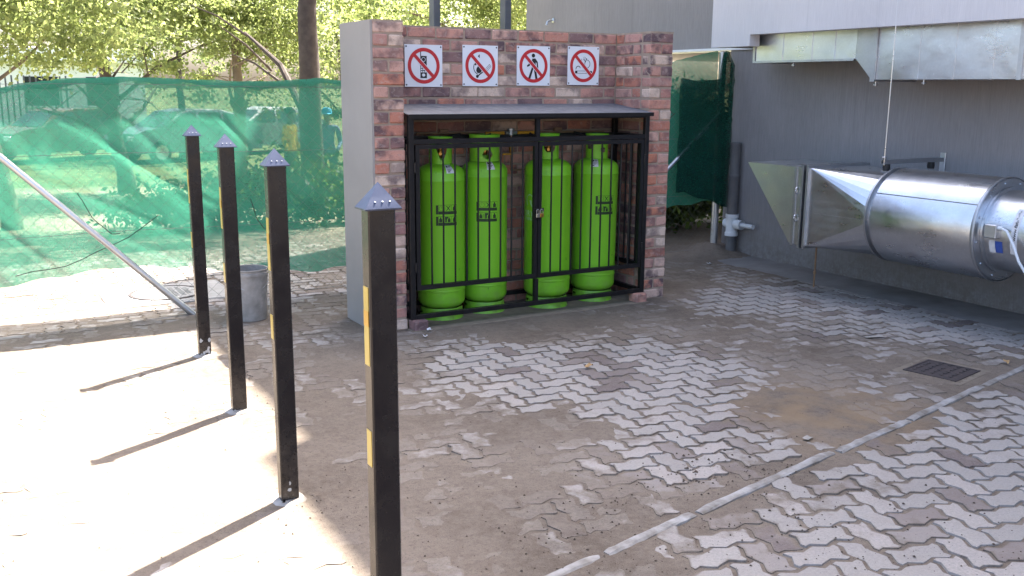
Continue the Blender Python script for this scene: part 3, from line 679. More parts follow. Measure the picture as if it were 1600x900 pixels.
    if tag_u is not None:
        # paper tag stuck on the shoulder
        def shoulder(u, s):
            a = R(12 + s * 46); rr_ = r * math.cos(a) ** .8 + .0016; z = zt - .085 + .085 * math.sin(a) + .0012
            an = face + u / r; return (cx + rr_ * math.cos(an), cy + rr_ * math.sin(an), z + z0)
        tg = MB(); nu, ns = 6, 6
        tg.add([shoulder(tag_u + .062 * i / nu, j / ns) for j in range(ns + 1) for i in range(nu + 1)], [(j * (nu + 1) + i, j * (nu + 1) + i + 1, (j + 1) * (nu + 1) + i + 1, (j + 1) * (nu + 1) + i) for j in range(ns) for i in range(nu)])
        to = tg.build('paper_tag', 'paper', root)
        pr = MB()
        for (a0_, a1_, s0, s1) in ((.008, .022, .62, .9), (.027, .056, .8, .88), (.027, .05, .66, .73), (.01, .052, .42, .48), (.01, .04, .28, .34), (.012, .03, .1, .2)):
            q = [shoulder(tag_u + a, s) for a, s in ((a0_, s0), (a1_, s0), (a1_, s1), (a0_, s1))]; pr.add([Vector(p_) + (Vector(p_) - Vector((cx, cy, p_[2] - .1))).normalized() * .0012 for p_ in q], [(0, 1, 2, 3)])
        pr.build('tag_print', 'print_black', to)
    if lean:
        root.rotation_euler = (0, lean, 0)
    return root
# face angle: direction from the cylinder to the camera
def fa(x, y): return math.atan2(-y, -x)
gas_cylinder(3.075, 6.375, .176, 1.335, 'green gas cylinder nearest the left pier, collar with a tapered cut-out', fa(3.075, 6.36), [('t', 8, .062, 1.235), ('r', 180, .1, 1.24)], .045, .045, 0, False, .084)
gas_cylinder(3.462, 6.415, .172, 1.345, 'second green gas cylinder from the left, round hole in its collar', fa(3.462, 6.37), [('o', 12, .036, 1.2), ('r', 180, .13, 1.25)], .02, .02, 0, False, .112)
gas_cylinder(3.985, 6.345, .182, 1.345, 'third green gas cylinder, behind the door stiles, with pale round logo', fa(3.985, 6.335), [('u', 8, .046, 1.25), ('r', 180, .1, 1.25)], None, None, 0, -.155, .08)
gas_cylinder(4.44, 6.37, .178, 1.335, 'rightmost green gas cylinder, two openings in its collar', fa(4.44, 6.35), [('o', 34, .022, 1.21), ('r', -40, .022, 1.235), ('r', 180, .1, 1.22)], .085, -.045, .014)

# ---------------------------------------------------------------- gas manifold on the back wall
mf = thing('gas_manifold', 'copper gas manifold with yellow sleeves and black hoses above the cylinders', 'gas pipe', (3.73, 6.5, 1.3))
YM = 6.515
MB().tube([(2.95, YM, 1.36), (3.60, YM, 1.357)], .008, 10).build('pipe', 'copper_pipe', mf, True); MB().tube([(3.88, YM, 1.356), (4.62, YM, 1.35)], .008, 10).build('pipe', 'copper_pipe', mf, True)
for a, b in ((3.52, 3.68), (3.80, 3.96)): MB().tube([(a, YM - .012, 1.353), (b, YM - .012, 1.353)], .012, 12).build('sleeve', 'yellow_sleeve', mf, True)
m = MB(); m.lathe([(0, 1.335), (.02, 1.335), (.02, 1.37), (.03, 1.373), (.03, 1.385), (0, 1.387)], (3.74, YM - .012, 0), 16); m.tube([(3.69, YM - .012, 1.353), (3.79, YM - .012, 1.353)], .014, 10); m.build('regulator', 'galvanised_dull', mf, True)
m = MB(); m.tube([(3.745, YM - .01, 1.335), (3.745, YM - .01, 1.09)], .007, 10); m.tube([(3.745, YM - .01, 1.09), (3.745, YM, 1.07), (3.80, YM, 1.065), (4.5, YM, 1.065)], .0065, 8); m.build('drop_pipe', 'copper_pipe', mf, True)
MB().lathe([(0, 1.2), (.016, 1.2), (.02, 1.215), (.02, 1.24), (.014, 1.255), (0, 1.255)], (3.745, YM - .012, 0), 12).build('shut_off_valve', 'brass', mf, True)
MB().box(3.655, 3.74, YM - .036, YM - .028, 1.185, 1.198, .002).build('lever', 'yellow_sleeve', mf)
for x in (3.19, 4.2): MB().box(x - .035, x + .035, YB - .03, YB - .004, 1.345, 1.385, .003).build('bracket', 'copper_pipe', mf)
for (x0, x1, xx) in ((3.05, 3.10, 3.30), (3.45, 3.47, 3.56), (3.99, 3.97, 3.90), (4.45, 4.44, 4.32)):
    MB().tube([(x0, 6.40, 1.235), (x1, 6.46, 1.30), ((x1 + xx) / 2, 6.50, 1.335), (xx, YM - .02, 1.35)], .009, 8).build('hose', 'rubber', mf, True)

# ---------------------------------------------------------------- prohibition signs
def sign(cx, cz, label, kind):
    Y0 = YB - .004; root = thing('sign', label, 'sign', (cx, Y0, cz), 'prohibition signs on the brick wall')
    MB().box(cx - .15, cx + .15, Y0 - .004, Y0, cz - .15, cz + .15).build('plate', 'sign_white', root)
    def flat(name, polys, mt, lvl):
        m_ = MB()
        for P in polys: m_.add([(cx + u, Y0 - .004 - lvl, cz + v) for u, v in P], [tuple(range(len(P)))])
        return m_.build(name, mt, root)
    def arcstrip(r0_, r1, a0, a1, n, ox=0, oy=0):
        an = np.linspace(a0, a1, n + 1); return [[(ox + r0_ * math.cos(an[i]), oy + r0_ * math.sin(an[i])), (ox + r1 * math.cos(an[i]), oy + r1 * math.sin(an[i])), (ox + r1 * math.cos(an[i + 1]), oy + r1 * math.sin(an[i + 1])), (ox + r0_ * math.cos(an[i + 1]), oy + r0_ * math.sin(an[i + 1]))] for i in range(n)]
    def circ(ox, oy, r, n=20, sx=1): return [(ox + sx * r * math.cos(2 * math.pi * i / n), oy + r * math.sin(2 * math.pi * i / n)) for i in range(n)]
    def strip(a, b, w):
        d = Vector((b[0] - a[0], b[1] - a[1])).normalized(); n = Vector((-d.y, d.x)) * w / 2
        return [(a[0] - n.x, a[1] - n.y), (b[0] - n.x, b[1] - n.y), (b[0] + n.x, b[1] + n.y), (a[0] + n.x, a[1] + n.y)]
    flat('red_ring', arcstrip(.102, .128, 0, 2 * math.pi, 56), 'sign_red', .0012)
    flat('slash_margin', [strip((-.071, .071), (.071, -.071), .033)], 'sign_white', .0014); flat('red_slash', [strip((-.076, .076), (.076, -.076), .025)], 'sign_red', .0018)
    K, W_ = [], []
    if kind == 'phone':
        K = [[(-.028, -.088), (.024, -.088), (.024, .07), (-.028, .07)], [(-.028, .07), (-.021, .07), (-.021, .1), (-.028, .1)]]
        W_ = [circ(-.002, -.066, .011, 16, 1.2)] + [[(x - .006, y - .005), (x + .006, y - .005), (x + .006, y + .005), (x - .006, y + .005)] for x in (-.018, -.002, .014) for y in (-.042, -.026, -.010)] + arcstrip(.013, .016, 0, 6.283, 20, -.002, .045)
    elif kind == 'flame':
        K = [[(-.03, -.05), (-.012, -.056), (.006, -.048), (.014, -.03), (.01, -.008), (-.002, .012), (-.012, .02), (-.02, -.002), (-.032, -.018), (-.036, -.034)],
             [(-.05, .01), (-.04, .0), (-.03, .012), (-.022, .004), (-.028, .03), (-.036, .044)], [(-.022, .07), (-.006, .085), (-.006, .055)], strip((-.026, -.078), (.02, -.045), .009), circ(-.026, -.078, .012, 14),
             strip((.03, -.02), (.038, -.03), .022)] + arcstrip(.05, .056, R(150), R(250), 12, -.004, -.012) + [strip((.034, -.032), (.078, .012), .003), strip((.05, -.046), (.09, -.004), .003), strip((.078, .012), (.09, -.004), .003), strip((.044, -.036), (.084, .004), .003)]
    elif kind == 'walk':
        K = [circ(-.002, .078, .0155, 18), [(-.012, .055), (.016, .057), (.038, .03), (.044, -.02), (.03, -.022), (.028, .018), (.02, .03), (.018, -.015), (-.016, -.015), (-.016, .03)],
             [(-.016, -.013), (.002, -.013), (-.028, -.1), (-.05, -.1)], [(0, -.013), (.02, -.013), (.038, -.1), (.018, -.1)], [(-.016, .045), (-.014, .024), (-.04, -.004), (-.054, .004)], circ(-.052, .0, .008, 10)]
    else:
        K = [strip((-.075, -.04), (.082, -.04), .0035), strip((-.075, -.058), (.082, -.058), .0035), strip((-.068, -.04), (-.068, -.058), .022), strip((.07, -.04), (.07, -.058), .028)] + \
            arcstrip(.03, .0345, R(-80), R(95), 14, .03, .015) + arcstrip(.018, .024, R(20), R(190), 10, -.05, -.024) + [strip((-.005, .055), (.022, .03), .004), strip((.0, .07), (.014, .035), .003), strip((.03, .06), (.012, .02), .006), strip((.012, .02), (.018, -.012), .004), strip((.01, .072), (.03, .045), .003), strip((-.02, .055), (-.012, .025), .004)]
    flat('pictogram', K, 'print_black', .0006)
    if W_: flat('pictogram_detail', W_, 'sign_white', .001)
    for sx in (-1, 1):
        for sz in (-1, 1):
            s_ = MB(); s_.lathe([(0, 0), (.0065, 0), (.005, .003), (0, .0036)], (0, 0, 0), 10); s_.v = [(cx + sx * .138 + x, Y0 - .004 - z, cz + sz * .136 + y) for x, y, z in s_.v]; s_.build('screw', 'steel_grey', root)
sign(3.037, 1.845, 'sign forbidding mobile phones, leftmost on the brick wall', 'phone'); sign(3.505, 1.853, 'sign forbidding naked flames with match and fire pictogram', 'flame')
sign(3.973, 1.860, 'sign forbidding entry with walking figure pictogram', 'walk'); sign(4.440, 1.868, 'no smoking sign with cigarette pictogram, rightmost on the brick wall', 'smoke')

# ================================================================ BOLLARDS
BW, BD = .0375, .025
def bollard(x, y, label, chips):
    b = thing('bollard', label, 'bollard', (x, y, 0), 'black square bollards with metal caps')
    MB().box(x - BW, x + BW, y - BD, y + BD, -.05, 1.398, .004).build('post', 'bollard_paint', b)
    w = BW + .012; wd = BD + .012; zc = 1.394
    m = MB(); m.add([(x - w, y - wd, zc), (x + w, y - wd, zc), (x + w, y + wd, zc), (x - w, y + wd, zc), (x, y, 1.459), (x - w, y - wd, zc - .004), (x + w, y - wd, zc - .004), (x + w, y + wd, zc - .004), (x - w, y + wd, zc - .004)],
                    [(0, 1, 4), (1, 2, 4), (2, 3, 4), (3, 0, 4), (5, 6, 1, 0), (6, 7, 2, 1), (7, 8, 3, 2), (8, 5, 0, 3), (8, 7, 6, 5)])
    cp = m.build('cap', 'cap_metal', b)
    for k in (-1, 0, 1):
        px, t_ = x + k * .02, .24
        r_ = MB(); r_.lathe([(0, .0025), (.002, .002), (.0032, 0)], (px, y - wd * (1 - t_), zc + .065 * t_ + .0005), 8); r_.build('rivet', 'galvanised_dull', cp)
    for z0, z1, mt in ((.98, 1.19, 'tape_yellow'), (.70, .80, 'tape_yellow'), (1.086, 1.127, 'tape_amber')):
        e = .0012 if mt == 'tape_yellow' else .0018
        MB().box(x - BW - e, x - BW, y - BD + .012, y + BD - .006, z0, z1).build('reflective_tape', mt, b)
    if chips:
        m = MB()
        for _ in range(chips):
            u, z = random.uniform(-.03, .03), random.uniform(0, .11) ** 1.0; s_ = random.uniform(.006, .016); pts = [(u + s_ * random.uniform(.5, 1.2) * math.cos(a), z + s_ * 1.3 * random.uniform(.5, 1.2) * math.sin(a)) for a in np.linspace(0, 5.6, 8)]
            pts = [(max(-.036, min(.036, p_[0])), max(.001, p_[1])) for p_ in pts]
            MB().add([(x + p_[0], y - BD - .0006 - .0001 * _, p_[1]) for p_ in pts], [tuple(range(8))]).build('bare_patch', 'chipped_paint', b)
    m = MB(); n = 18
    m.lathe([(.0, .012), (.05, .012), (.07, .006), (.085, -.01)], (x, y, 0), n); m.v = [(a + random.uniform(-.008, .008), c_ + random.uniform(-.008, .008), d_) for a, c_, d_ in m.v]; m.build('mortar_collar', 'kerb_concrete', b, True)
bollard(1.275, 6.132, 'black bollard farthest from the camera, paint chipped at its foot', 10)
bollard(1.190, 4.95, 'second farthest black bollard with pyramid metal cap', 1)
bollard(1.078, 3.713, 'second nearest black bollard, its foot in pale mortar', 2)
bollard(.926, 2.286, 'nearest black bollard, its foot below the picture edge', 0)

# ================================================================ DUCTS
# lower extract fan, lying along the wall
fan = thing('extract_fan', 'galvanised extract fan with silencer drum and slanted cowl along grey wall', 'extract fan', (6.4, 5, .73))
FX, FZ = 6.40, .735; G, GD = 'galvanised', 'galvanised_dull'
x0, x1, z0, z1 = 6.05, 6.74, .425, 1.068
yf, yfr, yt = 4.98, 5.60, 6.33      # drum far end, frame, cowl tip
m = MB(); m.add([(x0, 5.70, z0), (x0, 5.79, z0), (x0, yt, z1), (x0, 5.70, z1), (x1, 5.70, z0), (x1, 5.79, z0), (x1, yt, z1), (x1, 5.70, z1)],
                [(0, 1, 2, 3), (7, 6, 5, 4), (3, 2, 6, 7), (1, 0, 4, 5)])
cw = m.build('cowl', G, fan)
for z in (.63, .86):
    s_ = MB(); s_.tube([(x0 - .004, 5.735, z - .012), (x0 - .02, 5.735, z), (x0 - .02, 5.735, z + .028), (x0 - .006, 5.735, z + .04)], .006, 8); s_.lathe([(0, -.004), (.013, -.004), (.013, .004), (0, .004)], (x0 - .02, 5.727, z + .01), 10, 'y'); s_.build('wing_nut', G, cw, True)
m = MB(); m.box(x0 - .008, x0 - .001, 5.745, 5.775, z0 - .01, z1 - .004); m.build('cleat', GD, cw)
m = MB()
for y in (5.61, 5.66):
    m.box(x0 - .022, x0 + .004, y, y + .022, z0 - .022, z1 + .022); m.box(x1 - .004, x1 + .022, y, y + .022, z0 - .022, z1 + .022); m.box(x0 + .004, x1 - .004, y, y + .022, z1 - .004, z1 + .022); m.box(x0 + .004, x1 - .004, y, y + .022, z0 - .022, z0 + .004)
m.build('flange', GD, fan)
m = MB(); m.box(x0, x1, 5.683, 5.70, z0, z1); m.build('collar', GD, fan)
# square-to-round transition: four flat triangles and four folded corner cones
RR = .335; yr = yf + .06; m = MB(); nq = 8
corn = [(x0, z0), (x1, z0), (x1, z1), (x0, z1)]
for q in range(4):
    c0 = corn[q]; c1 = corn[(q + 1) % 4]; a_mid = math.atan2((c0[1] + c1[1]) / 2 - FZ, (c0[0] + c1[0]) / 2 - FX)
    m.add([(c0[0], 5.61, c0[1]), (c1[0], 5.61, c1[1]), (FX + RR * math.cos(a_mid), yr, FZ + RR * math.sin(a_mid))], [(0, 1, 2)])
    cp_ = corn[q - 1]; a_prev = math.atan2((c0[1] + cp_[1]) / 2 - FZ, (c0[0] + cp_[0]) / 2 - FX)
    d = (a_mid - a_prev + math.pi) % (2 * math.pi) - math.pi
    pts = [(FX + RR * math.cos(a_prev + d * i / nq), yr, FZ + RR * math.sin(a_prev + d * i / nq)) for i in range(nq + 1)]
    m.add([(c0[0], 5.61, c0[1])] + pts, [(0, i + 1, i + 2) for i in range(nq)])
tr_ = m.build('transition', G, fan)
MB().bar((x0 - .001, 5.60, .70), (FX - RR - .002, yr + .01, .70), .004, .014).build('seam', G, tr_)
m = MB(); m.lathe([(RR, yr + .006), (RR, yr - .03), (RR + .035, yr - .03), (RR + .035, yr - .012), (RR + .004, yr - .012), (RR + .004, yf - .01)], (FX, 0, FZ), 64, 'y'); m.build('ring', GD, fan, True)
RD = .368
m = MB(); m.lathe([(RR - .02, yf), (RD - .012, yf), (RD, yf - .012), (RD, 4.11), (RD - .006, 4.095), (RD - .03, 4.09), (.29, 4.09)], (FX, 0, FZ), 96, 'y'); sil = m.build('silencer', G, fan, True)
MB().bar((FX - .315, yf - .01, FZ + .193), (FX - .315, 4.115, FZ + .193), .010, .003).build('seam', G, sil)
m = MB(); m.lathe([(RD + .003, 4.118), (RD + .006, 4.112), (RD + .006, 4.1), (RD - .001, 4.094)], (FX, 0, FZ), 96, 'y'); m.build('rim', GD, sil, True)
for a in np.linspace(0, 2 * math.pi, 13)[:-1]:
    s_ = MB(); s_.lathe([(0, -.005), (.008, -.004), (.009, 0)], (FX + .335 * math.cos(a + .2), 4.089, FZ + .335 * math.sin(a + .2)), 8, 'y'); s_.build('bolt', G, sil)
RF = .285
m = MB(); m.lathe([(RF + .02, 4.089), (RF + .02, 4.07), (RF, 4.068), (RF, 3.1), (RF + .02, 3.09), (RF + .02, 3.06), (.05, 3.06)], (FX, 0, FZ), 72, 'y'); fc = m.build('fan_casing', G, fan, True)
def on_fan(deg, y, dr=0): return (FX + (RF + dr) * math.cos(R(deg)), y, FZ + (RF + dr) * math.sin(R(deg)))
an = 176; bx = on_fan(an, 4.0)
MB().box(bx[0] - .045, bx[0] + .03, 3.955, 4.045, bx[2] - .045, bx[2] + .05, .006).build('junction_box', 'galvanised_dull', fan)
gl = MB(); gl.tube([(bx[0] - .02, 3.955, bx[2] + .03), (bx[0] - .02, 3.925, bx[2] + .03)], .014, 12); gl.build('cable_gland', 'white_plastic', fan, True)
MB().tube([(bx[0] - .02, 3.93, bx[2] + .03), (bx[0] - .04, 3.88, bx[2] + .02), (bx[0] - .05, 3.82, bx[2] - .06), (bx[0] - .045, 3.77, bx[2] - .17), (bx[0] - .02, 3.70, bx[2] - .28), (bx[0] + .05, 3.6, bx[2] - .40), (bx[0] + .1, 3.4, bx[2] - .45)], .009, 8).build('cable', 'white_plastic', fan, True)
def patch(name, mt, a0, a1, y0_, y1_, dr=.0012, par=None):
    m_ = MB(); n = 10; m_.add([on_fan(a0 + (a1 - a0) * i / n, y, dr) for y in (y0_, y1_) for i in range(n + 1)], [(i, i + 1, n + 2 + i, n + 1 + i) for i in range(n)]); return m_.build(name, mt, par or fc)
patch('sticker', 'paper', 188, 207, 3.985, 4.03); patch('blue_print', 'print_blue', 189, 206, 3.93, 3.983)
ws = patch('web_sticker', 'paper', 140, 205, 3.825, 3.875)
v, f = text_shape('www.fan', .038, .0005)
m = MB(); m.add([on_fan(172 - a / RF * 57.3, 3.838 + .0 - (b - .0) * -1 * .8, .0022) for a, b, _ in v], f); m.build('web_print', 'print_black', ws)
m = MB()
for q in range(14): a = 143 + q * 1.7 + random.uniform(-.4, .4); y = 3.85 + random.uniform(-.006, .006); m.add([on_fan(a, y - .005, .0021), on_fan(a + .6, y - .004, .0021), on_fan(a + 1.2, y + .006, .0021), on_fan(a + .5, y + .005, .0021)], [(0, 1, 2, 3)])
m.build('scribble', 'print_black', ws)
m = MB()
for q in range(9): a = 152 + random.uniform(-6, 9); y = 3.99 + random.uniform(-.03, .03); m.add([on_fan(a, y, .0012), on_fan(a + .5, y + .002, .0012), on_fan(a + 2.5, y + .012, .0012), on_fan(a + 2.0, y + .012, .0012)], [(0, 1, 2, 3)])
m.build('pen_mark', 'print_black', fc)
MB().tube([(6.35, 5.76, z0), (6.35, 5.76, .02)], .008, 8).build('support_rod', 'copper_pipe', fan, True)
MB().tube([(6.35, 5.76, .135), (6.35, 5.76, .16)], .013, 8).build('rod_nut', 'copper_pipe', fan, True)
# bracket and hanger
br = thing('fan_bracket', 'galvanised channel bracket on grey wall with vertical hanger wire over the fan', 'bracket', (7.02, 5.1, 1.13))
MB().box(7.008, 7.019, 5.075, 5.125, 1.03, 1.2, .002).build('wall_plate', G, br)
m = MB(); m.box(6.29, 7.008, 5.08, 5.12, 1.128, 1.132); m.box(6.29, 7.008, 5.08, 5.084, 1.132, 1.16); m.box(6.29, 7.008, 5.116, 5.12, 1.132, 1.16); m.build('channel', GD, br)
for x in (6.335, 6.87): MB().lathe([(.0, 1.075), (.026, 1.075), (.03, 1.1), (.026, 1.127), (0, 1.127)], (x, 5.1, 0), 14).build('rubber_mount', 'rubber', br, True)
MB().tube([(6.305, 5.1, 1.12), (6.305, 5.1, 2.4)], .0045, 8).build('hanger_wire', G, br, True)
m = MB(); m.box(6.29, 6.32, 5.085, 5.115, 1.165, 1.185, .003); m.build('nut', G, br)
MB().box(6.31, 6.36, 5.07, 5.13, 1.068, 1.076).build('mount_plate', GD, br)
# upper duct under the overhang
ud = thing('air_duct', 'rectangular galvanised air duct stepping down beneath the pale overhang', 'air duct', (6.7, 5, 1.78))
UX0, UX1, ZT = 6.47, 6.95, 2.372
ys = [6.75, 6.42, 6.08, 5.83, 5.60]
for a, b in zip(ys, ys[1:]): MB().box(UX0, UX1, b + .002, a - .002, 1.945, ZT).build('panel', G, ud)
for y in ys[1:-1]: MB().box(UX0 - .006, UX1 + .004, y - .008, y + .008, 1.941, ZT - .001).build('standing_seam', G, ud)
MB().box(UX0 - .014, UX0 - .0, 5.61, 6.76, 1.93, 1.948).build('bottom_flange', GD, ud); MB().box(UX0 - .012, UX1, 6.752, 6.775, 1.931, ZT - .002).build('end_flange', GD, ud)
m = MB(); m.add([(UX0, 5.6, 1.945), (UX0, 5.43, 1.778), (UX0, 5.43, ZT), (UX0, 5.6, ZT), (UX1, 5.6, 1.945), (UX1, 5.43, 1.778), (UX1, 5.43, ZT), (UX1, 5.6, ZT)], [(0, 1, 2, 3), (7, 6, 5, 4), (1, 0, 4, 5), (3, 2, 6, 7)]); m.build('sloping_panel', GD, ud)
MB().box(UX0 - .018, UX1 + .01, 5.385, 5.43, 1.762, ZT - .003).build('joint_flange', GD, ud)
ys = [5.385, 5.0, 4.69, 4.38, 4.165, 3.8, 3.3, 2.8]
for a, b in zip(ys, ys[1:]): MB().box(UX0, UX1, b + .002, a - .002, 1.778, ZT).build('panel', G, ud)
for k, y in enumerate(ys[1:-1]):
    w = .018 if k == 3 else .007
    MB().box(UX0 - (.016 if k == 3 else .005), UX1 + .004, y - w, y + w, 1.772 if k == 3 else 1.775, ZT - .001).build('standing_seam', GD if k == 3 else G, ud)
for y, z in ((6.3, 1.93), (5.40, 1.762), (4.95, 1.775)):
    s_ = MB(); s_.tube([(UX0 + .02, y, z), (UX0 + .02, y, z - .035)], .005, 8); s_.box(UX0 + .008, UX0 + .032, y - .012, y + .012, z - .03, z - .018, .002); s_.build('bolt', G, ud)

# ---------------------------------------------------------------- soil pipe with white tee
sp = thing('drain_pipe', 'dark grey vertical drain pipe with white tee fitting at the wall corner', 'drain pipe', (6.95, 7.46, 0))
MB().lathe([(.055, .38), (.055, .80), (.058, .805), (.058, .83), (.054, .835), (.054, 1.13), (.057, 1.135), (.057, 1.16), (.05, 1.16), (.05, 1.1)], (6.95, 7.46, 0), 24).build('pipe', 'pipe_grey', sp, True)
MB().lathe([(.053, -.05), (.053, .21)], (6.95, 7.46, 0), 24).build('foot_pipe', 'pipe_grey', sp, True)
m = MB(); m.lathe([(.056, .2), (.068, .2), (.068, .235), (.06, .24), (.06, .385), (.068, .39), (.068, .425), (.056, .425)], (6.95, 7.46, 0), 24); m.lathe([(.05, -.075), (.05, .02)], (6.95, 7.385, .325), 20, 'y'); m.lathe([(0, .1), (.045, .095), (.05, .07), (.05, .03)], (6.95, 7.46, .325), 20, 'y'); m.build('tee', 'white_plastic', sp, True)
m = MB(); m.lathe([(.024, -.16), (.024, .02), (.045, .02)], (6.95, 7.31, .325), 16, 'y'); m.lathe([(0, 7.152), (.02, 7.152), (.024, 7.15)], (6.95, 0, .325), 16, 'y'); m.build('outlet', 'white_plastic', sp, True)

# ================================================================ FENCE WITH SHADE NET
YN = 7.65
fen = thing('fence', 'diamond mesh fence hung with translucent green shade net behind the bollards', 'fence', (3, YN, 0))
NT_X = [-1.5, .32, .445, .817, 1.119, 1.617, 1.903, 2.253, 2.648, 2.788, 4.5, 6.0, 6.24, 6.6, 6.84]; NT_Z = [1.69, 1.668, 1.695, 1.738, 1.75, 1.732, 1.716, 1.724, 1.753, 1.734, 1.72, 1.84, 1.95, 2.03, 2.07]
HM_X = [-1.5, .2, .76, 1.01, 1.51, 1.94, 2.57, 2.79, 5, 6.2, 6.9]; HM_Z = [.25, .266, .327, .344, .301, .227, .176, .2, .25, .5, .55]
def net_surface(xa, xb, ztop, zbot, nx_, nz_, yo, amp, seed):
    m_ = MB(); vs_ = []
    for j in range(nz_ + 1):
        for i in range(nx_ + 1):
            x = xa + (xb - xa) * i / nx_; t_ = j / nz_; zt = ztop(x) + .02 * mnoise.noise((x * 3, seed, 0)) + .006 * mnoise.noise((x * 14, seed, 4)); zb_ = zbot(x) + .01 * math.sin(x * 17)
            z = zt + (zb_ - zt) * t_
            w = mnoise.noise(((x + z) * 3.4, (x - z) * .45, seed)) * 1.2 + mnoise.noise((x * 1.6, z * 1.6, seed + 5)) * .9
            cr_ = max(0, 1 - 7 * abs(mnoise.noise(((x + z * .9) * 2.3, (x - z) * .3, seed + 9)))) + .7 * max(0, 1 - 9 * abs(mnoise.noise(((x * .6 + z) * 2.9, (x - z) * .25, seed + 3))))
            y = yo + amp * (w - .9 * cr_) * (.5 + .5 * math.sin(math.pi * min(1, t_ * 1.1))) + .006 * mnoise.noise((x * 9, z * 2, seed))
            vs_.append((x, y, z))
    return m_.add(vs_, [(j * (nx_ + 1) + i, j * (nx_ + 1) + i + 1, (j + 1) * (nx_ + 1) + i + 1, (j + 1) * (nx_ + 1) + i) for j in range(nz_) for i in range(nx_)])
net_surface(-1.6, 6.85, lambda x: float(np.interp(x, NT_X, NT_Z)), lambda x: float(np.interp(x, HM_X, HM_Z)), 420, 80, YN + .03, .016, .3).build('net', 'net', fen, True)
net_surface(-1.6, 6.2, lambda x: float(np.interp(x, NT_X, NT_Z)) + .004, lambda x: float(np.interp(x, NT_X, NT_Z)) - .03 - .02 * math.sin(x * 2.1) ** 2, 260, 5, YN - .004, .006, 1.7).build('net_fold', 'net', fen, True)
for yo, sd_ in ((YN - .05, 2.2), (YN - .075, 4.1)):
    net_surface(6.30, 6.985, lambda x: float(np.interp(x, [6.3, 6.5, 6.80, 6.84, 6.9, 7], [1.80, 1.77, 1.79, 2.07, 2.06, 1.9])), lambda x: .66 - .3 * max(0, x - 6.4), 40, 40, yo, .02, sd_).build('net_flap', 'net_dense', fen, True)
m = MB(); sp_ = .072
def wire(p, q):
    p, q = Vector(p), Vector(q); d = (q - p).normalized(); a = Vector((0, 1, 0)); b = d.cross(a); r_ = .0009
    vs_ = [e + (a * math.cos(t_) + b * math.sin(t_)) * r_ for e in (p, q) for t_ in (0, 2.094, 4.189)]
    m.add(vs_, [(0, 1, 4, 3), (1, 2, 5, 4), (2, 0, 3, 5)])
FT = 1.70; c_ = -1.6 - FT
while c_ < 6.9:
    for s_ in (1, -1):
        xa, xb = (c_, c_ + FT) if s_ == 1 else (c_ + FT, c_)
        za, zb_ = .03, FT
        if xb > 6.86 or xa > 6.86:
            hi = max(xa, xb); cut = (6.86 - min(xa, xb)) / FT
            if cut <= 0: continue
            if s_ == 1: xb, zb_ = 6.86, .03 + (FT - .03) * cut
            else: xa, za = 6.86, FT - (FT - .03) * cut
        y = YN - .012 + .004 * s_
        wire((xa, y, za), (xb, y, zb_))
    c_ += sp_ * 1.414
tag(m.build('mesh_wire', 'wire_grey', fen), kind='stuff')
for z in (.05, .62, 1.2, 1.70): MB().tube([(x, YN - .008 + .004 * math.sin(x * 2), z - .015 * math.sin((x + 1.6) * 1.2) ** 2) for x in np.linspace(-1.6, 6.86, 30)], .0017, 6).build('line_wire', 'wire_grey', fen)
MB().lathe([(.038, -.1), (.038, 2.06), (.0, 2.075)], (6.885, YN, 0), 20).build('post', 'galvanised_pipe', fen, True)
MB().lathe([(.03, -.1), (.03, 1.76), (0, 1.77)], (-.4, YN, 0), 16).build('post', 'galvanised_pipe', fen, True)
MB().tube([(1.473, 7.33, -.02), (.272, 7.42, 1.211), (-.36, 7.62, 1.66)], .024, 14).build('stay', 'galvanised_pipe', fen, True)
MB().tube([(6.86, 7.62, 1.45), (6.0, 7.6, .75), (5.2, 7.6, .1)], .02, 12).build('stay', 'galvanised_pipe', fen, True)
for (a, b) in (((.75, 7.6, .92), (1.02, 7.6, .60)), ((2.0, 7.6, .82), (2.13, 7.6, .58)), ((.3, 7.6, .35), (1.3, 7.6, .72))):
    a, b = Vector(a), Vector(b); MB().tube([a.lerp(b, t_) + Vector((0, 0, -.08 * math.sin(math.pi * t_) + .01 * math.sin(t_ * 14))) for t_ in np.linspace(0, 1, 10)], .003, 6).build('tie_cord', 'rubber', fen)

# ---------------------------------------------------------------- bucket, manhole, drain grate, litter
bk = thing('bucket', 'cement-splashed grey bucket standing behind the bollards', 'bucket', (1.80, 6.99, 0))
MB().lathe([(0, .012), (.108, .012), (.112, 0), (.118, .0), (.121, .02), (.134, .33), (.142, .332), (.142, .352), (.136, .355), (.136, .37), (.141, .375), (.138, .381), (.131, .378), (.128, .33), (.112, .03), (0, .026)], (1.80, 6.99, .002), 40).build('pail', 'bucket_plastic', bk, True)
MB().tube([(1.80 + .144 * math.cos(a), 6.99 - .144 * math.sin(a) * .85, .34 - .11 * math.sin(a)) for a in np.linspace(0, math.pi, 18)], .003, 6).build('handle', 'galvanised_pipe', bk, True)
mh = thing('manhole_cover', 'round manhole cover set in a concrete slab behind the fence', 'manhole cover', (1.42, 8.18, 0))
m = MB(); m.box(.93, 1.92, 7.79, 8.57, -.06, .006, .006); m.build('slab', 'concrete', mh)
MB().lathe([(.295, .006), (.295, .013), (.27, .013), (.268, .009)], (1.42, 8.18, 0), 40).build('frame_ring', 'grate_iron', mh, True)
m = MB(); m.lathe([(0, .012), (.262, .012), (.264, .008)], (1.42, 8.18, 0), 40)
for i in range(-4, 5):
    for j in range(-4, 5):
        if i * i + j * j < 17: m.box(1.42 + i * .055 - .018, 1.42 + i * .055 + .018, 8.18 + j * .055 - .006, 8.18 + j * .055 + .006, .0121, .016)
m.build('lid', 'concrete', mh)
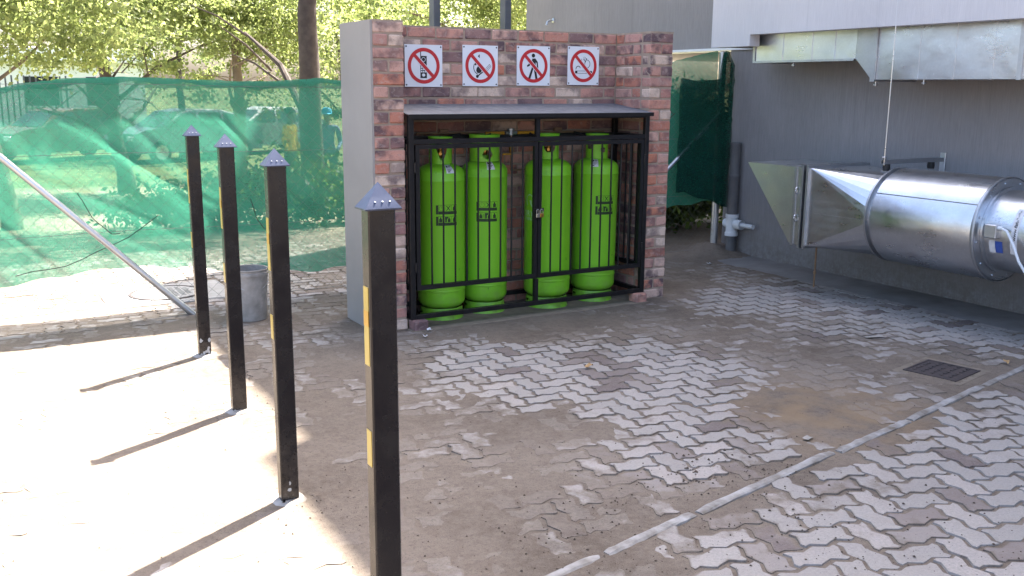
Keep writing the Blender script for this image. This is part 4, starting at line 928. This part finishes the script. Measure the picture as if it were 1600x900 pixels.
gr_ = thing('drain_grate', 'dark rectangular iron drain cover in cement beside the kerb', 'drain cover', (5.165, 3.62, 0))
GA = R(12); cs, sn = math.cos(GA), math.sin(GA)
def gpt(u, v, z): return (5.16 + u * cs - v * sn, 3.617 + u * sn + v * cs, z)
def gbox(mb_, u0, u1, v0, v1, z0_, z1_):
    mb_.add([gpt(u, v, z) for z in (z0_, z1_) for v in (v0, v1) for u in (u0, u1)], [(0, 2, 3, 1), (4, 5, 7, 6), (0, 1, 5, 4), (2, 6, 7, 3), (0, 4, 6, 2), (1, 3, 7, 5)])
GU, GV = .155, .148
m = MB(); gbox(m, -GU - .07, GU + .07, -GV - .06, GV + .06, -.05, .002); m.build('cement_bed', 'cement_bed', gr_)
m = MB(); gbox(m, -GU, GU, -GV, GV, -.03, .006)
for i in range(6):
    for j in range(5):
        if random.random() < .88: gbox(m, -GU + .035 + i * .048, -GU + .06 + i * .048, -GV + .035 + j * .056, -GV + .052 + j * .056, .0061, .010)
m.build('cover', 'grate_iron', gr_)
m = MB()
for a in ((-GU - .016, -GU - .003, -GV - .016, GV + .016), (GU + .003, GU + .016, -GV - .016, GV + .016), (-GU - .003, GU + .003, -GV - .016, -GV - .003), (-GU - .003, GU + .003, GV + .003, GV + .016)): gbox(m, *a, -.03, .0075)
m.build('frame', 'grate_iron', gr_)
def scrap(name, x, y, s, mt, label, cat, up_=.012, asp=.6, rz=0):
    m_ = MB(); n = 5; vs_ = []
    for j in range(n + 1):
        for i in range(n + 1):
            u, v_ = (i / n - .5) * s, (j / n - .5) * s * asp; w_ = 1 - .5 * abs(j / n - .5) if cat == 'leaf' else 1
            if cat == 'leaf': u, v_ = u, v_ * math.sin(math.pi * (i + .25) / (n + .5))
            vs_.append((x + u * math.cos(rz) - v_ * math.sin(rz), y + u * math.sin(rz) + v_ * math.cos(rz), .004 + up_ * (abs(v_) / (s * asp) * 1.2 + .5 * (mnoise.noise((x + u * 40, y + v_ * 40, 1)) + .6))))
    m_.add(vs_, [(j * (n + 1) + i, j * (n + 1) + i + 1, (j + 1) * (n + 1) + i + 1, (j + 1) * (n + 1) + i) for j in range(n) for i in range(n)])
    tag(m_.build(name, mt, None, True), label, cat)
scrap('dry_leaf', 3.27, 4.70, .085, 'dry_leaf', 'curled brown dry leaf on the middle of the paving', 'leaf', .03, .5, .4)
scrap('dry_leaf', 5.66, 3.52, .07, 'dry_leaf', 'dry leaf lying against the kerb at the right edge', 'leaf', .025, .5, .9)
scrap('paper_scrap', 5.46, 4.37, .14, 'bucket_plastic', 'flat strip of white litter beyond the drain cover', 'litter', .006, .32, -.3)
scrap('paper_scrap', 3.53, 3.17, .055, 'bucket_plastic', 'scrap of pale torn paper beside the kerb', 'litter', .008, .6, .3)
scrap('paper_scrap', 2.80, 6.0, .035, 'paper', 'small white crumb at the foot of the left brick pier', 'litter', .02, .8, .3)
scrap('paper_scrap', 2.70, 5.86, .04, 'paper', 'white chip on the soil in front of the left pier', 'litter', .02, .8, 1.3)
scrap('paper_scrap', 6.35, 7.1, .05, 'paper', 'small white scrap on the soil by the drain pipe', 'litter', .015, .7, .1)

# ================================================================ BEHIND THE FENCE
gan = thing('steel_frame', 'dark grey steel frame with two posts rising behind the brick enclosure', 'steel frame', (4.1, 7.98, 0))
for x in (3.805, 4.525): MB().box(x - .032, x + .032, 7.93, 8.03, -.05, 3.12, .004).build('post', 'steel_grey', gan)
MB().box(-3.5, 5.2, 7.78, 8.18, 3.121, 3.25, .01).build('beam', 'steel_grey', gan)  # above the view; added and sized to cast the shadow band by the fence
def zg(y): return float(beyond(np.array(float(y))))
def tree(name, x, y, th, tr, lean, limbs, crown, leafm, barkm, label, nleaf, lsize, seed, fork=None, group='trees beyond the fence'):
    rs = np.random.default_rng(seed); rd = random.Random(seed); zb_ = zg(y)
    root = thing(name, label, 'tree', (x, y, zb_), group)
    m_ = MB(); top = Vector((x + lean[0], y + lean[1], zb_ + th)); base = Vector((x, y, zb_ - .1))
    pts = [base.lerp(top, t_) + Vector((rd.uniform(-.04, .04), rd.uniform(-.04, .04), 0)) * (1 if t_ > 0 else 0) for t_ in np.linspace(0, 1, 7)]
    m_.tube(pts, [tr * (1.25 if i == 0 else 1 - .45 * i / 6) for i in range(7)], 14)
    for k in range(limbs):
        a = rd.uniform(0, 6.28); f_ = rd.uniform(.3, 1.0) if fork is None else rd.uniform(*fork); s0 = base.lerp(top, f_); ln = rd.uniform(1.2, 2.6); el = rd.uniform(.25, 1.0)
        e = s0 + Vector((math.cos(a) * math.cos(el), math.sin(a) * math.cos(el), math.sin(el))) * ln; mid = s0.lerp(e, .5) + Vector((rd.uniform(-.15, .15), rd.uniform(-.15, .15), rd.uniform(0, .2)))
        rr_ = tr * rd.uniform(.16, .36); m_.tube([s0, mid, e], [rr_, rr_ * .7, rr_ * .3], 8)
        for _ in range(3):
            b0 = s0.lerp(e, rd.uniform(.4, 1)); a2 = rd.uniform(0, 6.28); e2 = b0 + Vector((math.cos(a2), math.sin(a2), rd.uniform(-.3, .7))) * rd.uniform(.5, 1.2); m_.tube([b0, b0.lerp(e2, .5) + Vector((0, 0, .06)), e2], [rr_ * .35, rr_ * .25, rr_ * .1], 6)
    m_.build('trunk', barkm, root, True)
    # crown: leaves gathered in drooping clumps through several volumes
    P, Nn = [], 0
    vols = crown; wsum = sum(v_[6] for v_ in vols)
    for (cx, cy, cz, rx, ry, rz_, w_) in vols:
        nl = int(nleaf * w_ / wsum); ncl = max(6, nl // 120)
        u = rs.normal(size=(ncl, 3)); u /= np.linalg.norm(u, axis=1)[:, None]; u *= rs.random((ncl, 1)) ** .45
        cc = u * np.array([rx, ry, rz_]) + np.array([cx, cy, cz])
        idx = rs.integers(0, ncl, nl); sp = rs.uniform(.08, .26, ncl)
        pts_ = cc[idx] + rs.normal(size=(nl, 3)) * sp[idx][:, None] * np.array([1.2, 1.2, .65])
        P.append(pts_)
    P = np.concatenate(P); n = len(P)
    d = rs.normal(size=(n, 3)); d[:, 2] -= .4; d /= np.linalg.norm(d, axis=1)[:, None]
    s_ = rs.normal(size=(n, 3)); s_ -= d * (s_ * d).sum(1)[:, None]; s_ /= np.linalg.norm(s_, axis=1)[:, None]
    L = (lsize * rs.uniform(.6, 1.35, n))[:, None]; W2 = L * rs.uniform(.22, .36, (n, 1)); nn_ = np.cross(d, s_)
    a = P - d * L * .5; b = P + s_ * W2 + nn_ * W2 * .3; c2 = P + d * L * .5; e = P - s_ * W2 + nn_ * W2 * .3
    vv = np.stack([a, b, c2, e], 1).reshape(-1, 3) - np.array([x, y, zb_])
    me = bpy.data.meshes.new('crown'); me.vertices.add(4 * n); me.vertices.foreach_set('co', vv.ravel()); me.loops.add(4 * n); me.loops.foreach_set('vertex_index', np.arange(4 * n, dtype=np.int32))
    me.polygons.add(n); me.polygons.foreach_set('loop_start', np.arange(0, 4 * n, 4, dtype=np.int32)); me.update(calc_edges=True)
    at = me.attributes.new('rnd', 'FLOAT', 'POINT'); at.data.foreach_set('value', np.repeat(rs.random(n), 4)); me.materials.append(MAT[leafm]); link('crown', me, root)
    return root
def dirat(px, dist):     # ground point seen at a picture column, a given distance away
    v = fw + rt * ((px - 800) / F_PX); v.z = 0; v.normalize(); return v.x * dist, v.y * dist
T = dirat(492, 15.3)
tree('dark_trunk_tree', T[0], T[1], 4.6, .2, (.1, .1), 5, [(T[0], T[1], 6.2, 2.6, 2.4, 1.4, 1)], 'leaf_mid', 'bark', 'tall dark straight tree trunk rising behind the green net by the enclosure', 16000, .11, 1, None, (.8, 1.0))
specs = [  # column, distance, leaf, bark, label, leaves, z centre, radii
    (30, 15.5, 'leaf_bright', 'bark_pale', 'sunlit yellow-green tree at the left edge of the picture', 27000, 3.1, (2.0, 1.9, 1.35), 11),
    (212, 21, 'leaf_mid', 'bark', 'fork-trunked green tree above the middle of the net', 22000, 3.9, (2.0, 1.8, 1.9), 12),
    (385, 20, 'leaf_bright', 'bark_pale', 'broad pale green tree left of the dark trunk', 30000, 3.1, (2.4, 2.0, 2.1), 33),
    (560, 25, 'leaf_mid', 'bark_pale', 'green tree showing between the dark trunk and the brick pier', 27000, 3.6, (2.6, 2.0, 2.8), 14),
    (705, 22, 'leaf_bright', 'bark_pale', 'bright yellow-green tree between the two steel posts', 32000, 3.8, (2.6, 2.0, 2.2), 15),
    (830, 28, 'leaf_bright', 'bark_pale', 'pale green tree just left of the grey upper wall', 24000, 4.2, (2.8, 2.2, 2.8), 16),
    (300, 31, 'leaf_mid', 'bark', 'distant tree filling the gap behind the fork-trunked one', 13000, 4.2, (3.6, 2.4, 3.2), 17)]
for px, dist, lm, bm_, lb, nl, zc, (rx, ry, rz_), sd_ in specs:
    x, y = dirat(px, dist); rd = random.Random(sd_)
    vols = [(x, y, zc, rx, ry, rz_, 1.0)] + [(x + rd.uniform(-1.3, 1.3), y + rd.uniform(-1.1, 1.1), zc + rd.uniform(-1.0, .4), rx * .55, ry * .6, rz_ * .5, .28) for _ in range(4)]
    fk = (.35, .6) if px == 212 else None
    tree('leafy_tree', x, y, 3.4 if px != 212 else 3.0, .13 if px != 212 else .17, (rd.uniform(-.5, .5), rd.uniform(-.3, .3)), 7 if px == 212 else 4, vols, lm, bm_, lb, nl, .075 + .0015 * (dist - 15), sd_, fk)
# shrub at the foot of the dark tree
T2 = dirat(440, 13.2); rs = np.random.default_rng(5)
tree('shrub', T2[0], T2[1], .5, .03, (0, 0), 5, [(T2[0], T2[1], .25, 1.1, .6, .45, 1), (T2[0] - 1.2, T2[1] + .3, .12, .9, .5, .3, .7), (T2[0] + .9, T2[1] - .2, .15, .7, .5, .35, .6)], 'leaf_dark', 'bark', 'low leafy shrub seen through the net beside the dark trunk', 9000, .085, 21, None, 'shrubs beyond the fence')
T3 = (6.9, 9.3)  # leafy mass added as a dark backdrop for the shade under the overhang
tree('shade_backdrop', T3[0], T3[1], .9, .04, (0, 0), 6, [(T3[0] - .6, T3[1], .8, .9, .35, .85, 1), (T3[0] + .5, T3[1] + .1, .85, .9, .35, .9, 1), (T3[0] + 1.6, T3[1] + .2, .8, .9, .35, .85, 1)], 'leaf_dark', 'bark', 'leafy backdrop added for shade behind the net between pier and grey wall', 34000, .09, 22, None, 'shrubs beyond the fence')
# white building far behind the trees
wx, wy = dirat(60, 46); ang = .25
wb = thing('white_building', 'low white building with flat roof behind the left trees', 'building', (wx, wy, -.45))
m = MB(); m.box(wx - 9, wx + 5, wy, wy + 6, -.5, 2.6); m.build('wall', 'white_wall', wb); MB().box(wx - 9.4, wx + 5.4, wy - .5, wy + 6.4, 2.601, 3.2, .03).build('roof', 'white_wall', wb)
for k in range(5):
    xx = wx - 7 + k * 2.4; w_ = MB().box(xx, xx + 1.3, wy - .03, wy - .003, .8, 2.0).build('window', 'car_glass', wb); MB().box(xx - .08, xx + 1.38, wy - .08, wy - .031, .72, .79).build('sill', 'white_wall', w_)
px_, py_ = dirat(45, 34); pf = thing('palisade_fence', 'dark palisade fence in front of the white building', 'fence', (px_, py_, -.45))
for k in range(34): xx = px_ - 4 + k * .17; MB().box(xx - .025, xx + .025, py_ - .012, py_ + .012, -.45, 1.95, 0).build('pale', 'steel_grey', pf)
for z in (.0, 1.5): MB().box(px_ - 4.1, px_ + 1.8, py_ + .013, py_ + .05, z, z + .05).build('rail', 'steel_grey', pf)
# parked cars, seen dimly through the net
def car(x, y, rz, paint, label):
    root = thing('parked_car', label, 'car', (x, y, zg(y)), 'cars parked beyond the fence', rz)
    prof = [(-2.05, .28), (-2.1, .55), (-2.02, .82), (-1.7, .92), (-1.15, .97), (-.55, 1.4), (.0, 1.47), (.75, 1.45), (1.35, 1.3), (1.85, .98), (2.05, .92), (2.1, .6), (2.04, .28)]
    def loc(m_, nm, mt, par=root, sm=False):
        me = bpy.data.meshes.new(nm); me.from_pydata(m_.v, [], m_.f); me.materials.append(MAT[mt]); me.update()
        if sm: me.polygons.foreach_set('use_smooth', [True] * len(me.polygons)); shade_angle(me, 40)
        o = bpy.data.objects.new(nm, me); C.objects.link(o); o.parent = par; WL[o.name] = WL[root.name]; return o
    m_ = MB(); secs = []
    for s_, k in ((-.84, 0), (-.8, 1), (.8, 1), (.84, 0)):
        secs.append([(px, s_ * (1 - .16 * max(0, pz - .9) / .55), pz if k else min(pz, .96) * 1.0 if pz < .96 else .96 + (pz - .96) * .92) for px, pz in prof])
    n = len(prof)
    for sct in secs: m_.v += sct
    for a in range(3):
        for i in range(n): j = (i + 1) % n; m_.f.append((a * n + i, a * n + j, (a + 1) * n + j, (a + 1) * n + i))
    m_.f += [tuple(range(n))[::-1], tuple(range(3 * n, 4 * n))]
    body = loc(m_, 'body', paint, sm=True)
    for s_ in (-1, 1):
        yy = lambda z: s_ * (.846 * (1 - .16 * max(0, z - .9) / .55) + .004)
        for q in ([(-1.0, 1.0), (-.1, 1.0), (-.1, 1.38), (-.5, 1.36)], [(0.0, 1.0), (.75, 1.0), (.7, 1.37), (0, 1.38)], [(.85, 1.0), (1.55, 1.02), (1.25, 1.25), (.8, 1.36)]):
            g2 = MB(); g2.add([(a, yy(b), b) for a, b in q], [(0, 1, 2, 3)]); loc(g2, 'side_window', 'car_glass')
    for q in ([(-1.12, .985), (-.6, 1.375)], [(1.80, 1.035), (1.40, 1.29)]):
        (a0, b0), (a1, b1) = q; o_ = -.012 if a0 < 0 else .012; g2 = MB(); g2.add([(a0 + o_, -.7, b0 + .012), (a0 + o_, .7, b0 + .012), (a1 + o_, .62, b1 + .014), (a1 + o_, -.62, b1 + .014)], [(0, 1, 2, 3)]); loc(g2, 'windscreen' if a0 < 0 else 'rear_window', 'car_glass')
    for wx_ in (-1.3, 1.3):
        for s_ in (-1, 1):
            w_ = MB(); w_.lathe([(.12, -.1), (.27, -.1), (.31, -.07), (.31, .07), (.27, .1), (.12, .1)], (wx_, s_ * .78, .31), 24, 'y'); wo = loc(w_, 'wheel', 'tyre', sm=True)
            h_ = MB(); h_.lathe([(0, s_ * .09), (.13, s_ * .095), (.2, s_ * .1), (.205, s_ * .07)], (wx_, s_ * .79, .31), 20, 'y'); loc(h_, 'rim', 'galvanised', wo, True)
    for s_ in (-1, 1):
        l_ = MB(); l_.box(-2.1, -2.02, s_ * .62 - .16, s_ * .62 + .16, .62, .76, .02); loc(l_, 'headlight', 'white_plastic'); l_ = MB(); l_.box(2.04, 2.11, s_ * .66 - .12, s_ * .66 + .12, .68, .84, .02); loc(l_, 'tail_light', 'lamp_red')
    return root
for px, dist, rz_, pt, lb in ((120, 31, .5, 'car_red', 'dark red parked car dimly seen through the left of the net'), (305, 30, .35, 'car_silver', 'silver parked car dimly seen through the middle of the net'), (425, 33, .3, 'car_white', 'white parked car seen through the net left of the dark trunk')):
    x, y = dirat(px, dist); car(x, y, rz_, pt, lb)
# two people behind the net
def person(px, dist, rz_, mt, capm, label, arm):
    x, y = dirat(px, dist); root = thing('person', label, 'person', (x, y, zg(y)), None, rz_)
    J = {'pelvis': ((0, 0, .95), .13, .1), 'waist': ((0, 0, 1.1), .125, .09), 'chest': ((0, -.01, 1.3), .15, .1), 'neckb': ((0, 0, 1.45), .06, .055), 'neck': ((0, -.01, 1.5), .052, .052), 'jaw': ((0, -.03, 1.56), .062, .07), 'head': ((0, -.015, 1.64), .078, .092), 'crown': ((0, 0, 1.70), .05, .06), 'nose': ((0, -.105, 1.615), .014, .016)}
    E = [('pelvis', 'waist'), ('waist', 'chest'), ('chest', 'neckb'), ('neckb', 'neck'), ('neck', 'jaw'), ('jaw', 'head'), ('head', 'crown'), ('head', 'nose')]
    for s_, n_ in ((-1, 'r'), (1, 'l')):
        J.update({n_ + 'sh': ((s_ * .18, 0, 1.4), .06, .06), n_ + 'el': ((s_ * .24, .02, 1.12), .045, .045), n_ + 'wr': ((s_ * .22, -.1 - arm, .93 + arm), .03, .03), n_ + 'ha': ((s_ * .2, -.16 - arm, .88 + arm), .034, .02), n_ + 'f1': ((s_ * .2, -.2 - arm, .81 + arm), .012, .01), n_ + 'f2': ((s_ * .17, -.19 - arm, .82 + arm), .011, .01), n_ + 'th': ((s_ * .165, -.16 - arm, .87 + arm), .012, .012),
                  n_ + 'hip': ((s_ * .095, 0, .9), .095, .095), n_ + 'kn': ((s_ * .11, -.02 - .06 * s_, .5), .06, .062), n_ + 'an': ((s_ * .12, .03 + .06 * s_, .09), .042, .045), n_ + 'to': ((s_ * .13, -.12 + .06 * s_, .04), .04, .035)})
        E += [('chest', n_ + 'sh'), (n_ + 'sh', n_ + 'el'), (n_ + 'el', n_ + 'wr'), (n_ + 'wr', n_ + 'ha'), (n_ + 'ha', n_ + 'f1'), (n_ + 'ha', n_ + 'f2'), (n_ + 'wr', n_ + 'th'), ('pelvis', n_ + 'hip'), (n_ + 'hip', n_ + 'kn'), (n_ + 'kn', n_ + 'an'), (n_ + 'an', n_ + 'to')]
    ks = list(J); me = bpy.data.meshes.new('body'); me.from_pydata([J[k][0] for k in ks], [(ks.index(a), ks.index(b)) for a, b in E], []); o = bpy.data.objects.new('body', me); C.objects.link(o); o.parent = root; WL[o.name] = WL[root.name]
    sk = o.modifiers.new('skin', 'SKIN'); sk.use_smooth_shade = True; o.modifiers.new('sub', 'SUBSURF').levels = 1; o.modifiers['sub'].render_levels = 2; me.materials.append(MAT[mt])
    lay = me.skin_vertices[0].data
    for i, k in enumerate(ks): lay[i].radius = J[k][1:]; lay[i].use_root = (k == 'pelvis')
    m_ = MB(); m_.lathe([(.098, 1.635), (.1, 1.68), (.085, 1.725), (.05, 1.75), (0, 1.757)], (0, .005, 0), 20)
    if capm == 'cap_blue': m_.add([(-.08, -.06, 1.64), (.08, -.06, 1.64), (.06, -.19, 1.63), (-.06, -.19, 1.63), (-.08, -.06, 1.655), (.08, -.06, 1.655), (.06, -.19, 1.64), (-.06, -.19, 1.64)], [(3, 2, 1, 0), (4, 5, 6, 7), (0, 1, 5, 4), (1, 2, 6, 5), (2, 3, 7, 6), (3, 0, 4, 7)])
    me = bpy.data.meshes.new('cap'); me.from_pydata(m_.v, [], m_.f); me.materials.append(MAT[capm]); me.polygons.foreach_set('use_smooth', [True] * len(me.polygons)); o2 = bpy.data.objects.new('cap' if capm == 'cap_blue' else 'hair', me); C.objects.link(o2); o2.parent = root
person(519, 18.3, -.4, 'clothes_blue', 'cap_blue', 'person in a blue cap standing behind the net by the brick pier', .12)
person(463, 18.8, .8, 'clothes_yellow', 'hair_black', 'person in a yellow vest half hidden behind the dark trunk', .0)
print('objects', len(bpy.data.objects), 'tris ~', sum(len(o.data.polygons) for o in bpy.data.objects if o.type == 'MESH'))
